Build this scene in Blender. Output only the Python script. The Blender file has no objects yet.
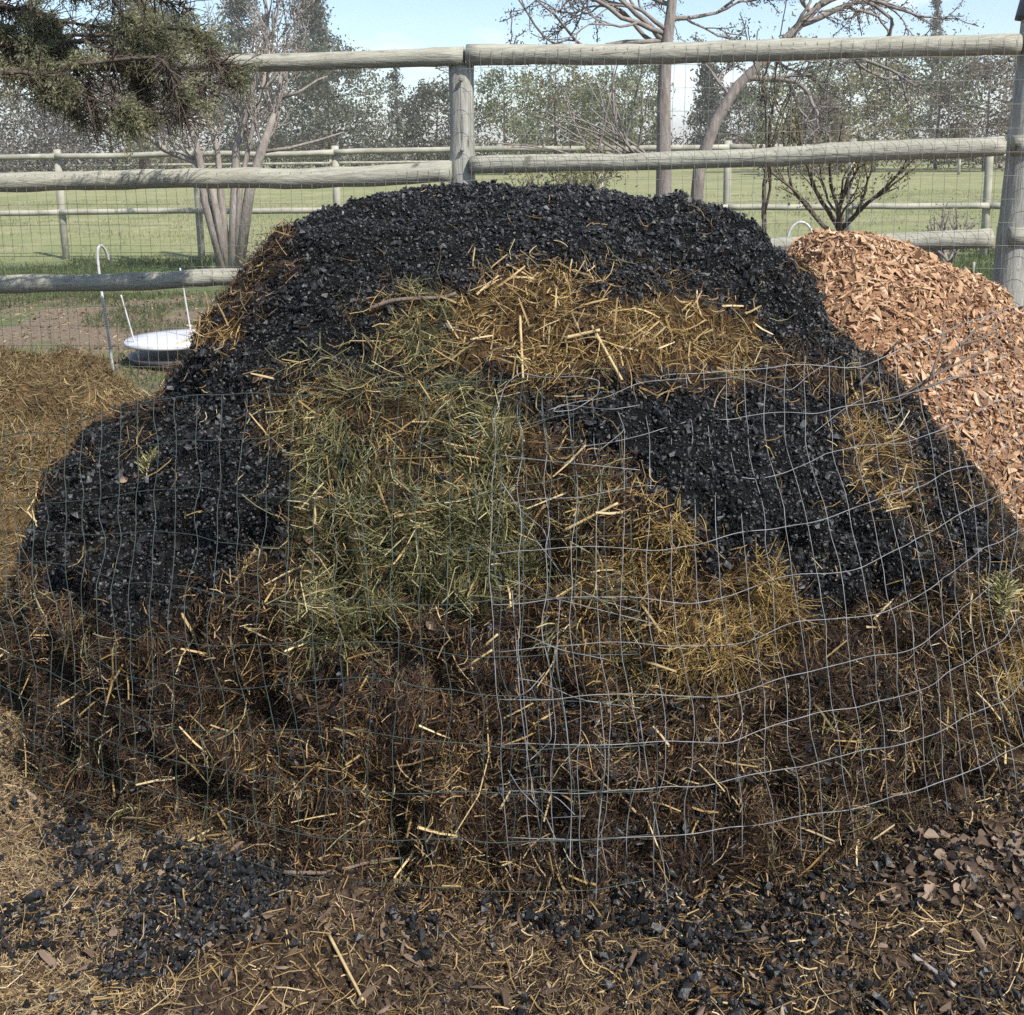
import bpy, bmesh, math, random
import numpy as np
from mathutils import Vector, Matrix
from mathutils.bvhtree import BVHTree

rng = np.random.default_rng(7)
random.seed(7)
R = math.radians
scene = bpy.context.scene
C = scene.collection

# ------------------------------------------------------------------ camera
F, CX, CY, W, H = 1025.0, 512.0, 332.0, 1024, 1015
CAMZ, PITCH, ROLL = 1.5, R(9.96), R(0.7)
fw = np.array([0, math.cos(PITCH), -math.sin(PITCH)])
r0 = np.array([1.0, 0, 0]); u0 = np.array([0, math.sin(PITCH), math.cos(PITCH)])
up = u0 * math.cos(ROLL) + r0 * math.sin(ROLL)
rt = r0 * math.cos(ROLL) - u0 * math.sin(ROLL)
CAM = np.array([0, 0, CAMZ])
cd = bpy.data.cameras.new('camera'); cam = bpy.data.objects.new('camera', cd); C.objects.link(cam)
cd.sensor_width = 36; cd.sensor_fit = 'HORIZONTAL'; cd.lens = 36 * F / W
cd.shift_y = -(H / 2 - CY) / W
cd.clip_start = 0.05; cd.clip_end = 5000
M = Matrix.Identity(4)
for i in range(3):
    M[i][0] = rt[i]; M[i][1] = up[i]; M[i][2] = -fw[i]; M[i][3] = CAM[i]
cam.matrix_world = M
scene.camera = cam

def project(P):
    d = np.asarray(P, float) - CAM
    z = d @ fw
    return CX + F * (d @ rt) / z, CY - F * (d @ up) / z
def ray(px, py):
    d = fw + rt * (px - CX) / F - up * (py - CY) / F
    return d / np.linalg.norm(d)
def at_y(px, py, y):            # point where the sight line crosses the plane at distance y
    d = ray(px, py); return CAM + d * (y / d[1])
def gp(px, y, z=0.0):           # ground point under pixel column px at distance y
    p = at_y(px, 152, y); return np.array([p[0], y, z])

# ------------------------------------------------------------------ noise
def hash3(i, j, k):
    n = (i * 374761393 + j * 668265263 + k * 2147483647 + 1013) & 0x7fffffff
    n = ((n ^ (n >> 13)) * 1274126177) & 0x7fffffff
    n = ((n ^ (n >> 15)) * 2246822519) & 0x7fffffff
    return (n ^ (n >> 11)) % 100003 / 50001.5 - 1.0
def vnoise(P, s=1.0, seed=0):
    P = np.asarray(P, float) / s + seed * 17.31
    I = np.floor(P).astype(np.int64); f = P - I; f = f * f * (3 - 2 * f)
    out = 0
    for a in (0, 1):
        for b in (0, 1):
            for c in (0, 1):
                w = (f[..., 0] if a else 1 - f[..., 0]) * (f[..., 1] if b else 1 - f[..., 1]) * (f[..., 2] if c else 1 - f[..., 2])
                out = out + w * hash3(I[..., 0] + a, I[..., 1] + b, I[..., 2] + c)
    return out
def fbm(P, s, seed=0, o=3):
    return sum(vnoise(P, s / 2 ** i, seed + i) * .55 ** i for i in range(o))
def inpoly(x, y, poly):
    ins = np.zeros(x.shape, bool); n = len(poly)
    for i in range(n):
        x1, y1 = poly[i]; x2, y2 = poly[(i + 1) % n]
        if y1 == y2: continue
        c = ((y1 > y) != (y2 > y)) & (x < (x2 - x1) * (y - y1) / (y2 - y1) + x1)
        ins ^= c
    return ins

# ------------------------------------------------------------------ mesh helpers
def link(name, me, mat=None, parent=None):
    o = bpy.data.objects.new(name, me); C.objects.link(o)
    if mat: me.materials.append(mat)
    if parent: o.parent = parent
    return o
def mk(name, V, faces, mat, parent=None, attrs=None, smooth=False):
    """faces: list of integer arrays (n,3) / (n,4)"""
    V = np.asarray(V, np.float32)
    if parent is not None and parent.location.length > 0:
        V = V - np.array(parent.location, np.float32)
    me = bpy.data.meshes.new(name)
    me.vertices.add(len(V)); me.vertices.foreach_set('co', V.ravel())
    faces = [np.asarray(f, np.int32) for f in faces if len(f)]
    li = np.concatenate([f.ravel() for f in faces]); tot = np.concatenate([np.full(len(f), f.shape[1], np.int32) for f in faces])
    st = np.concatenate([[0], np.cumsum(tot)[:-1]]).astype(np.int32)
    me.loops.add(len(li)); me.loops.foreach_set('vertex_index', li)
    me.polygons.add(len(tot)); me.polygons.foreach_set('loop_start', st); me.polygons.foreach_set('loop_total', tot)
    me.polygons.foreach_set('use_smooth', np.full(len(tot), smooth, bool))
    for k, v in (attrs or {}).items():
        a = me.attributes.new(k, 'FLOAT', 'POINT'); a.data.foreach_set('value', np.asarray(v, np.float32))
    me.update(calc_edges=True); me.validate()
    return link(name, me, mat, parent)
def empty(name, loc):
    o = bpy.data.objects.new(name, None); C.objects.link(o); o.location = [float(v) for v in loc]; o.empty_display_size = .1
    return o
def tag(o, label=None, cat=None, group=None, kind=None):
    if label: o['label'] = label
    if cat: o['category'] = cat
    if group: o['group'] = group
    if kind: o['kind'] = kind
    return o

class MB:
    def __init__(s): s.V = []; s.F4 = []; s.F3 = []; s.A = []; s.n = 0
    def add(s, V, F4=None, F3=None, a=0.5):
        V = np.asarray(V, float)
        if F4 is not None and len(F4): s.F4.append(np.asarray(F4) + s.n)
        if F3 is not None and len(F3): s.F3.append(np.asarray(F3) + s.n)
        s.A.append(np.broadcast_to(np.asarray(a, float), (len(V),))); s.V.append(V); s.n += len(V)
    def build(s, name, mat, parent=None, smooth=False):
        F = []
        if s.F4: F.append(np.concatenate(s.F4))
        if s.F3: F.append(np.concatenate(s.F3))
        return mk(name, np.concatenate(s.V), F, mat, parent, {'tint': np.concatenate(s.A)}, smooth)
    def tube(s, pts, rad, sides=6, caps=True, a=0.5, wob=0.0):
        pts = np.asarray(pts, float); n = len(pts); rad = np.broadcast_to(np.asarray(rad, float), (n,))
        T = np.gradient(pts, axis=0); T /= np.linalg.norm(T, axis=1)[:, None] + 1e-9
        ref = np.array([0, 0, 1.0]) if abs(T[:, 2]).mean() < .8 else np.array([1.0, 0, 0])
        A = np.cross(T, ref); A /= np.linalg.norm(A, axis=1)[:, None] + 1e-9; B = np.cross(T, A)
        th = np.linspace(0, 2 * np.pi, sides, endpoint=False)
        ring = np.cos(th)[None, :, None] * A[:, None] + np.sin(th)[None, :, None] * B[:, None]
        V = pts[:, None] + ring * rad[:, None, None]
        if wob:
            V = V + ring * (fbm(V * np.array([1, 1, 1]), .12, 3) * wob)[..., None]
        V = V.reshape(-1, 3)
        i = np.arange(n - 1)[:, None] * sides; j = np.arange(sides)[None]; k = (j + 1) % sides
        Q = np.stack([i + j, i + k, i + sides + k, i + sides + j], -1).reshape(-1, 4)
        F3 = None
        if caps:
            V = np.concatenate([V, pts[:1], pts[-1:]]); c0, c1 = n * sides, n * sides + 1
            jj = np.arange(sides); kk = (jj + 1) % sides
            F3 = np.concatenate([np.stack([jj * 0 + c0, kk, jj], -1), np.stack([jj * 0 + c1, (n - 1) * sides + jj, (n - 1) * sides + kk], -1)])
        s.add(V, Q, F3, a)

def unit(v): return v / (np.linalg.norm(v, axis=-1, keepdims=True) + 1e-9)
def rand_dirs(n): return unit(rng.normal(size=(n, 3)))

def strands(P, D, N, L, Wd, bend=0.25, seg=2, sides=2, droop=0.0):
    """many stalks at once: start P, direction D, side reference N, length L, width Wd -> V, F4"""
    n = len(P); L = np.broadcast_to(L, (n,)); Wd = np.broadcast_to(Wd, (n,))
    S = unit(np.cross(D, N)); U = np.cross(S, D)
    bx = rng.normal(0, bend, n); by = rng.normal(0, bend, n)
    V = []
    for k in range(seg + 1):
        t = k / seg - .5
        c = P + D * (t * L)[:, None] + S * (bx * L * (t * t * 2))[:, None] + U * (by * L * (t * t * 2))[:, None]
        c[:, 2] -= droop * L * (t + .5) ** 2
        w = Wd * (1 - .35 * (k / seg))
        if sides == 2:
            V += [c - S * w[:, None] / 2, c + S * w[:, None] / 2]
        else:
            for q in range(3):
                a = q * 2.0944
                V.append(c + (S * math.cos(a) + U * math.sin(a)) * (w / 2)[:, None])
    m = len(V); V = np.stack(V, 1).reshape(-1, 3)
    base = np.arange(n)[:, None] * m; Q = []
    for k in range(seg):
        if sides == 2:
            q = [2 * k, 2 * k + 1, 2 * k + 3, 2 * k + 2]; Q.append(base + np.array(q)[None])
        else:
            for a in range(3):
                b = (a + 1) % 3; Q.append(base + np.array([3 * k + a, 3 * k + b, 3 * k + 3 + b, 3 * k + 3 + a])[None])
    return V, np.concatenate(Q), m

def hull_template(npts, sc, seed):
    r = np.random.default_rng(seed); bm = bmesh.new()
    for p in unit(r.normal(size=(npts, 3))) * (0.75 + .35 * r.random((npts, 1))) * np.array(sc): bm.verts.new(p)
    res = bmesh.ops.convex_hull(bm, input=bm.verts[:])
    bmesh.ops.delete(bm, geom=[g for g in res['geom_interior'] if isinstance(g, bmesh.types.BMVert)], context='VERTS')
    bmesh.ops.triangulate(bm, faces=bm.faces[:]); bm.verts.index_update()
    V = np.array([v.co[:] for v in bm.verts]); Fc = np.array([[v.index for v in f.verts] for f in bm.faces]); bm.free()
    return V, Fc
def rotmats(n, lay=None):
    """random rotations; lay = normals: local z roughly along them"""
    if lay is None: z = rand_dirs(n)
    else: z = unit(lay + rng.normal(0, .45, (n, 3)))
    x = unit(np.cross(z, rand_dirs(n))); y = np.cross(z, x)
    return np.stack([x, y, z], -1)
def chunks(mb, P, N, size, tmpl, tint, lay=False):
    Rm = rotmats(len(P), N if lay else None)
    which = rng.integers(0, len(tmpl), len(P))
    for t, (TV, TF) in enumerate(tmpl):
        k = np.where(which == t)[0]
        if not len(k): continue
        V = np.einsum('nij,vj->nvi', Rm[k], TV) * size[k][:, None, None] + P[k][:, None]
        Fc = TF[None] + (np.arange(len(k)) * len(TV))[:, None, None]
        mb.add(V.reshape(-1, 3), None, Fc.reshape(-1, 3), np.repeat(tint[k], len(TV)))

# ------------------------------------------------------------------ materials
class Mat:
    def __init__(s, name, rough=.8, spec=.3):
        s.m = bpy.data.materials.new(name); s.m.use_nodes = True; s.nt = s.m.node_tree; s.N = s.nt.nodes; s.L = s.nt.links
        s.b = s.N['Principled BSDF']; s.b.inputs['Roughness'].default_value = rough; s.b.inputs['Specular IOR Level'].default_value = spec
        s.tc = s.N.new('ShaderNodeTexCoord')
    def noise(s, scale, detail=4, rough=.6, stretch=None, dist=0):
        n = s.N.new('ShaderNodeTexNoise'); n.inputs['Scale'].default_value = scale; n.inputs['Detail'].default_value = detail
        n.inputs['Roughness'].default_value = rough; n.inputs['Distortion'].default_value = dist
        src = s.tc.outputs['Object']
        if stretch:
            mp = s.N.new('ShaderNodeMapping'); mp.inputs['Scale'].default_value = stretch; s.L.new(src, mp.inputs[0]); src = mp.outputs[0]
        s.L.new(src, n.inputs['Vector']); return n.outputs['Fac']
    def ramp(s, fac, stops):
        r = s.N.new('ShaderNodeValToRGB'); e = r.color_ramp.elements
        while len(e) < len(stops): e.new(.5)
        for el, (p, c) in zip(e, stops): el.position = p; el.color = (*c, 1) if len(c) == 3 else c
        s.L.new(fac, r.inputs[0]); return r.outputs[0]
    def attr(s, name):
        a = s.N.new('ShaderNodeAttribute'); a.attribute_name = name; return a.outputs['Fac']
    def mix(s, fac, a, b, mode='MIX'):
        m = s.N.new('ShaderNodeMix'); m.data_type = 'RGBA'; m.blend_type = mode
        for sock, v in ((m.inputs[0], fac), (m.inputs[6], a), (m.inputs[7], b)):
            if isinstance(v, (int, float)): sock.default_value = v
            elif isinstance(v, tuple): sock.default_value = (*v, 1)
            else: s.L.new(v, sock)
        return m.outputs[2]
    def math(s, op, a, b=0.0):
        m = s.N.new('ShaderNodeMath'); m.operation = op
        for sock, v in ((m.inputs[0], a), (m.inputs[1], b)):
            if isinstance(v, (int, float)): sock.default_value = v
            else: s.L.new(v, sock)
        return m.outputs[0]
    def color(s, c):
        if isinstance(c, tuple): s.b.inputs['Base Color'].default_value = (*c, 1)
        else: s.L.new(c, s.b.inputs['Base Color'])
        return s
    def bump(s, h, strength=.5, dist=.01):
        b = s.N.new('ShaderNodeBump'); b.inputs['Strength'].default_value = strength; b.inputs['Distance'].default_value = dist
        s.L.new(h, b.inputs['Height']); s.L.new(b.outputs[0], s.b.inputs['Normal']); return s

def tint_mat(name, stops, rough=.75, spec=.25, trans=0.0):
    m = Mat(name, rough, spec)
    c = m.ramp(m.attr('tint'), stops)
    m.color(m.mix(.5, c, m.ramp(m.noise(60, 2), [(.3, (.55, .55, .55)), (.7, (1, 1, 1))]), 'MULTIPLY'))
    if trans:
        tr = m.N.new('ShaderNodeBsdfTranslucent'); m.L.new(c, tr.inputs[0])
        mx = m.N.new('ShaderNodeMixShader'); mx.inputs[0].default_value = trans
        out = m.N['Material Output']
        m.L.new(m.b.outputs[0], mx.inputs[1]); m.L.new(tr.outputs[0], mx.inputs[2]); m.L.new(mx.outputs[0], out.inputs[0])
    return m.m

m = Mat('charcoal', .48, .45)
m.color(m.ramp(m.attr('tint'), [(0, (.007, .007, .007)), (.6, (.013, .013, .014)), (.85, (.036, .036, .038)), (1, (.16, .16, .165))]))  # ash-grey flecks at the top of the ramp also paint in glints
m.bump(m.noise(140, 3), .5, .004); CHAR = m.m
STRAW = tint_mat('straw', [(0, (.09, .05, .02)), (.35, (.23, .14, .05)), (.75, (.42, .29, .12)), (1, (.62, .49, .28))], .55, .35)
HAYGREEN = tint_mat('green_hay', [(0, (.036, .035, .012)), (.4, (.105, .10, .04)), (.75, (.24, .222, .10)), (1, (.48, .43, .22))], .6, .3)
HAYBROWN = tint_mat('rotting_hay', [(0, (.009, .005, .003)), (.5, (.043, .0235, .0115)), (.85, (.13, .073, .031)), (1, (.33, .205, .09))], .65, .3)
HAYGOLD = tint_mat('golden_hay', [(0, (.07, .04, .012)), (.5, (.23, .145, .045)), (1, (.48, .35, .13))], .6, .3)
CHIP = tint_mat('wood_chip', [(0, (.08, .045, .028)), (.14, (.20, .11, .06)), (.4, (.36, .21, .115)), (.75, (.50, .315, .185)), (1, (.62, .47, .33))], .75, .2)
LITTER = tint_mat('ground_straw', [(0, (.045, .030, .019)), (.4, (.15, .10, .056)), (.8, (.33, .24, .13)), (1, (.56, .45, .28))], .7, .25)
LEAF = tint_mat('dead_leaf', [(0, (.045, .029, .020)), (.5, (.14, .094, .064)), (1, (.30, .225, .165))], .7, .25)

# pile body: colours follow what the pile is made of in each place
m = Mat('pile_body', .9, .15)
n1 = m.noise(28, 5, .7); n2 = m.noise(9, 4)
br = m.ramp(n1, [(.3, (.008, .005, .003)), (.55, (.028, .016, .009)), (.75, (.07, .042, .021))])
ch = m.ramp(n1, [(.3, (.003, .003, .003)), (.7, (.006, .006, .006))])
gd = m.ramp(n1, [(.3, (.05, .026, .010)), (.7, (.17, .10, .035))])
gr = m.ramp(n1, [(.3, (.028, .026, .010)), (.7, (.095, .09, .034))])
c = m.mix(m.attr('w_char'), br, ch); c = m.mix(m.attr('w_gold'), c, gd); c = m.mix(m.attr('w_green'), c, gr)
m.color(c); m.bump(m.noise(70, 5, .75), .9, .02); PILEBODY = m.m

m = Mat('weathered_wood', .85, .2)
g = m.noise(6, 6, .65, (1, 1, 1), .4); gx = m.noise(5, 5, .7, (1.2, 14, 14), .3)
c = m.ramp(gx, [(.25, (.18, .17, .138)), (.5, (.315, .305, .25)), (.75, (.45, .435, .365))])
c = m.mix(m.ramp(m.noise(4, 3), [(.45, (0, 0, 0)), (.7, (.55, .55, .55))]), c, (.27, .275, .225))
kn = m.ramp(m.noise(11, 1, .3), [(.2, (1, 1, 1)), (.27, (0, 0, 0))])
c = m.mix(m.math('MULTIPLY', kn, .8), c, (.06, .05, .04))
cr = m.ramp(m.noise(3, 3, .6, (1.5, 30, 30), 1.0), [(.30, (1, 1, 1)), (.36, (0, 0, 0))]); c = m.mix(m.math('MULTIPLY', cr, .75), c, (.07, .06, .05))
m.color(c); m.bump(gx, .8, .008); RAIL = m.m
m = Mat('weathered_post_wood', .88, .2)
gx = m.noise(5, 5, .7, (14, 14, 1.2), .3)
c = m.ramp(gx, [(.25, (.18, .175, .155)), (.5, (.32, .312, .28)), (.75, (.46, .45, .41))])
c = m.mix(m.ramp(m.noise(3, 3), [(.5, (0, 0, 0)), (.72, (.7, .7, .7))]), c, (.20, .22, .16))
kn = m.ramp(m.noise(12, 1, .3), [(.2, (1, 1, 1)), (.26, (0, 0, 0))])
c = m.mix(m.math('MULTIPLY', kn, .8), c, (.05, .045, .04))
cr = m.ramp(m.noise(3, 3, .6, (30, 30, 1.5), 1.0), [(.32, (1, 1, 1)), (.38, (0, 0, 0))]); c = m.mix(m.math('MULTIPLY', cr, .75), c, (.06, .055, .05))
m.color(c); m.bump(gx, .8, .008); POST = m.m
FARRAIL = Mat('pale_rail_wood', .85, .2); FARRAIL.color(FARRAIL.ramp(FARRAIL.noise(3, 4), [(.3, (.22, .21, .17)), (.7, (.42, .40, .33))])); FARRAIL = FARRAIL.m
def metal(name, col, rough=.45, met=.6):
    m = Mat(name, rough, .4); m.b.inputs['Metallic'].default_value = met
    m.color(m.mix(m.ramp(m.noise(30, 3), [(.35, (0, 0, 0)), (.7, (1, 1, 1))]), col, tuple(v * .55 for v in col))); return m.m
GALV = metal('galvanised_wire', (.24, .245, .25), .6, .3)
GREENW = metal('green_coated_wire', (.045, .065, .058), .5, 0)
FENCEW = metal('dull_fence_wire', (.30, .285, .26), .6, .3)
WHITEP = Mat('white_plastic', .45, .4); WHITEP.color(WHITEP.ramp(WHITEP.noise(9, 4), [(.3, (.42, .42, .44)), (.7, (.64, .64, .65))])); WHITEP = WHITEP.m
DARKP = Mat('dark_plastic', .5, .4); DARKP.color(DARKP.ramp(DARKP.noise(14, 3), [(.3, (.03, .03, .035)), (.7, (.07, .07, .075))])); DARKP = DARKP.m
def bark(name, a, b):
    m = Mat(name, .9, .15); n = m.noise(9, 5, .7, (3, 3, .7)); m.color(m.ramp(n, [(.3, a), (.7, b)])); m.bump(n, .6, .02); return m.m
BARK_GREY = bark('grey_bark', (.16, .135, .12), (.37, .325, .29))
BARK_DARK = bark('dark_bark', (.045, .035, .028), (.14, .11, .09))
BARK_PINK = bark('pinkish_bark', (.13, .112, .10), (.31, .275, .25))
TWIG = bark('twig_bark', (.10, .07, .055), (.22, .17, .135))
def foliage(name, a, b, c, t=.45): return tint_mat(name, [(0, a), (.5, b), (1, c)], .65, .25, t)
FOL_OLIVE = foliage('olive_foliage', (.085, .098, .05), (.18, .195, .10), (.31, .32, .17))
FOL_DARK = foliage('dark_juniper_foliage', (.07, .076, .055), (.15, .155, .11), (.26, .26, .185))
FOL_GREY = foliage('grey_foliage', (.075, .07, .064), (.16, .148, .13), (.30, .275, .24))
FOL_BROWN = foliage('brown_foliage', (.10, .08, .06), (.20, .165, .125), (.33, .28, .21))
FOL_YEL = foliage('yellow_green_foliage', (.11, .105, .05), (.24, .225, .11), (.38, .35, .18))
FOL_WHITE = foliage('pale_blossom', (.13, .115, .10), (.26, .235, .20), (.45, .41, .36))
JUNI = foliage('juniper_sprays', (.14, .15, .085), (.34, .34, .20), (.60, .57, .38), .55)
GRASS = foliage('grass_blades', (.045, .07, .024), (.11, .145, .055), (.28, .265, .14))

# ------------------------------------------------------------------ pile shape
LV = np.array([  # z, xL, xR, yFront, yBack
    [-.06, -1.61, 1.80, 1.86, 4.46], [.10, -1.54, 1.70, 1.95, 4.42], [.30, -1.47, 1.56, 2.00, 4.34], [.50, -1.41, 1.41, 2.06, 4.26],
    [.70, -1.17, 1.27, 2.17, 4.16], [.85, -.99, 1.08, 2.32, 4.06], [.97, -.93, .97, 2.50, 3.98], [1.10, -.86, .90, 2.66, 3.90],
    [1.21, -.75, .80, 2.84, 3.82], [1.30, -.61, .70, 3.02, 3.72], [1.345, -.44, .53, 3.18, 3.60], [1.37, -.20, .28, 3.34, 3.50], [1.375, .03, .05, 3.42, 3.44]])
YM, NEXP = 3.2, 2.1
def level(z):
    z = np.asarray(z, float); return [np.interp(z, LV[:, 0], LV[:, k]) for k in range(1, 5)]
def contour(th, z):
    xl, xr, yf, yb = level(z)
    ym = np.clip(YM, yf + .003, yb - .003)
    c, s = np.cos(th), np.sin(th)
    e = 2 / NEXP; x = np.sign(c) * np.abs(c) ** e; y = np.sign(s) * np.abs(s) ** e
    xc = (xl + xr) / 2; a = (xr - xl) / 2
    return np.stack([xc + a * x, ym + np.where(y < 0, ym - yf, yb - ym) * y, z + 0 * x], -1)
def pile_front(x, z):
    xl, xr, yf, yb = level(z); xc = (xl + xr) / 2; a = (xr - xl) / 2
    q = np.clip(1 - (np.abs(x - xc) / a) ** NEXP, 0, 1) ** (1 / NEXP)
    ym = np.clip(YM, yf + .003, yb - .003)
    return np.where(q > 0, ym - (ym - yf) * q, 9.0)
NT, NZ = 420, 190
# spread rings evenly along the slope
arc = np.concatenate([[0], np.cumsum(np.hypot(np.diff(LV[:, 0]), np.diff(LV[:, 3])))])
zz = np.interp(np.linspace(0, arc[-1], NZ), arc, LV[:, 0])
th = np.linspace(0, 2 * np.pi, NT, endpoint=False)
G = contour(th[None].repeat(NZ, 0), zz[:, None].repeat(NT, 1))
def gridfaces(nz, nt, wrap=True):
    i = np.arange(nz - 1)[:, None]; j = np.arange(nt if wrap else nt - 1)[None]; k = (j + 1) % nt
    return np.stack([i * nt + j, i * nt + k, (i + 1) * nt + k, (i + 1) * nt + j], -1).reshape(-1, 4)
Q = gridfaces(NZ, NT)
def vnormals(V, Q):
    n = np.cross(V[Q[:, 2]] - V[Q[:, 0]], V[Q[:, 3]] - V[Q[:, 1]]); out = np.zeros_like(V)
    for k in range(4): np.add.at(out, Q[:, k], n)
    return unit(out)
PV = G.reshape(-1, 3); PN = vnormals(PV, Q)
fade = np.clip((1.42 - PV[:, 2]) / .1, .25, 1)
disp = (fbm(PV, .45, 1) * .045 + (lambda k: (.038 - np.abs(fbm(PV, .17, 5)) * .115) * (1 - k) + fbm(PV, .15, 5) * .030 * k)(np.clip((PV[:, 2] - .6) / .25, 0, 1)) + fbm(PV, .045, 9, 2) * .014) * fade
PV = PV + PN * disp[:, None]; PN = vnormals(PV, Q)

# what the pile is covered with, by region (traced outlines laid onto the surface)
K_BROWN, K_CHAR, K_GOLD, K_GREEN, K_MIX, K_HAYGOLD, K_SCAT = range(7)
REG = [
    (K_CHAR, [(190, 372), (205, 330), (215, 300), (270, 300), (250, 260), (330, 180), (540, 170), (760, 190), (850, 330), (900, 372), (965, 465), (1020, 560), (1030, 620), (970, 596), (935, 530), (900, 470), (870, 410), (840, 375), (800, 362), (760, 362), (752, 318), (715, 300), (655, 294), (610, 300), (570, 278), (540, 262), (500, 276), (480, 300), (455, 296), (375, 303), (360, 330), (368, 378), (300, 390), (270, 372)]),
    (K_BROWN, [(200, 300), (245, 262), (276, 264), (270, 288), (240, 302)]),
    (K_GOLD, [(190, 345), (205, 318), (252, 318), (235, 340), (200, 358)]),
    (K_CHAR, [(176, 374), (200, 345), (268, 340), (310, 388), (276, 396), (270, 430), (282, 500), (276, 550), (232, 590), (172, 622), (135, 655), (85, 612), (-10, 560), (-20, 510), (30, 495), (60, 450), (110, 420)]),
    (K_MIX, [(272, 380), (370, 380), (520, 375), (600, 385), (545, 430), (585, 465), (595, 500), (570, 520), (520, 480), (420, 460), (330, 430), (280, 450)]),
    (K_GREEN, [(276, 455), (330, 425), (420, 470), (500, 440), (525, 560), (485, 625), (400, 605), (330, 650), (285, 615)]),
    (K_GREEN, [(440, 395), (500, 385), (520, 430), (450, 440)]),
    (K_GOLD, [(360, 312), (378, 304), (455, 298), (480, 302), (502, 276), (540, 264), (572, 280), (612, 302), (655, 296), (716, 304), (752, 320), (762, 362), (690, 382), (600, 376), (520, 372), (440, 376), (372, 376)]),
    (K_GREEN, [(362, 312), (450, 300), (440, 350), (400, 374), (368, 360)]),
    (K_CHAR, [(600, 392), (680, 380), (760, 385), (836, 400), (856, 440), (890, 505), (940, 560), (955, 592), (870, 603), (800, 618), (745, 580), (690, 572), (672, 520), (640, 500), (605, 462), (545, 440), (500, 420), (505, 400), (560, 396)]),
    (K_MIX, [(635, 430), (660, 432), (658, 458), (638, 456)]),
    (K_CHAR, [(578, 510), (608, 515), (600, 548), (580, 540)]),
    (K_GOLD, [(842, 402), (868, 398), (882, 470), (925, 500), (900, 512), (868, 480)]),
    (K_CHAR, [(790, 610), (812, 618), (800, 668), (742, 672), (755, 632)]),
    (K_MIX, [(540, 450), (590, 505), (605, 600), (650, 720), (560, 640)]), (K_HAYGOLD, [(618, 518), (666, 516), (680, 560), (660, 590), (626, 570)]), (K_HAYGOLD, [(668, 590), (740, 572), (784, 578), (784, 618), (745, 658), (690, 690), (658, 670)]),
    (K_SCAT, [(462, 635), (540, 630), (550, 700), (470, 710)]),
    (K_SCAT, [(500, 700), (640, 720), (720, 770), (730, 860), (640, 920), (520, 900), (480, 800)]),
    (K_SCAT, [(-10, 690), (60, 680), (160, 690), (240, 730), (110, 745), (30, 745)]), (K_SCAT, [(280, 650), (420, 640), (520, 700), (430, 760), (330, 740)]), (K_SCAT, [(760, 640), (860, 620), (960, 640), (900, 700), (780, 700)]),
    (K_CHAR, [(255, 290), (345, 285), (356, 325), (362, 374), (300, 392), (258, 376)]), (K_CHAR, [(366, 370), (520, 374), (516, 392), (372, 392)]),
    (K_CHAR, [(590, 398), (720, 385), (720, 566), (668, 520), (625, 470)]),
    (K_GOLD, [(976, 580), (1015, 570), (1015, 618), (985, 616)]),
    (K_HAYGOLD, [(985, 640), (1030, 630), (1030, 700), (990, 700)]),
]
def classify(P, N, jit=1.0, sj=0.0):
    px, py = project(P)
    if sj: px = px + rng.normal(0, sj, len(px)); py = py + rng.normal(0, sj, len(px))
    Pn = P.copy()
    ox = fbm(Pn, .16, 21) * 15 + fbm(Pn, .05, 23, 2) * 14 * jit; oy = fbm(Pn, .16, 31) * 12 + fbm(Pn, .05, 33, 2) * 12 * jit
    k = np.zeros(len(P), int)
    for c, poly in REG: k[inpoly(px + ox, py + oy, poly)] = c
    facing = np.einsum('ij,ij->i', N, CAM - P) > -.02
    k[~facing] = np.where(P[~facing, 2] > .55 + .2 * vnoise(P[~facing], .4, 4), K_CHAR, K_BROWN)
    k[facing & (P[:, 2] > 1.17) & (P[:, 0] > -.62) & (py < 268)] = K_CHAR
    return k
cls = classify(PV, PN)
w = {n: (cls == k).astype(float) for n, k in (('w_char', K_CHAR), ('w_gold', K_GOLD), ('w_green', K_GREEN))}
w['w_gold'] = np.maximum(w['w_gold'], np.maximum((cls == K_HAYGOLD) * .9, (cls == K_MIX) * .35))
w['w_green'] = np.maximum(w['w_green'], (cls == K_MIX) * .35)
for kk in w:                                            # soften the borders a little
    a = w[kk].reshape(NZ, NT)
    for _ in range(3): a = (a + np.roll(a, 1, 1) + np.roll(a, -1, 1) + np.concatenate([a[:1], a[:-1]]) + np.concatenate([a[1:], a[-1:]])) / 5
    w[kk] = a.ravel()
pile = empty('compost_pile', (0, 3.1, 0))
tag(pile, 'tall heap of rotting hay and straw half covered in black charcoal behind wire netting', 'compost pile')
mk('heap_body', PV, [Q], PILEBODY, pile, w, True)
bvh = BVHTree.FromPolygons([Vector(v) for v in PV], [tuple(map(int, q)) for q in Q])

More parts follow.
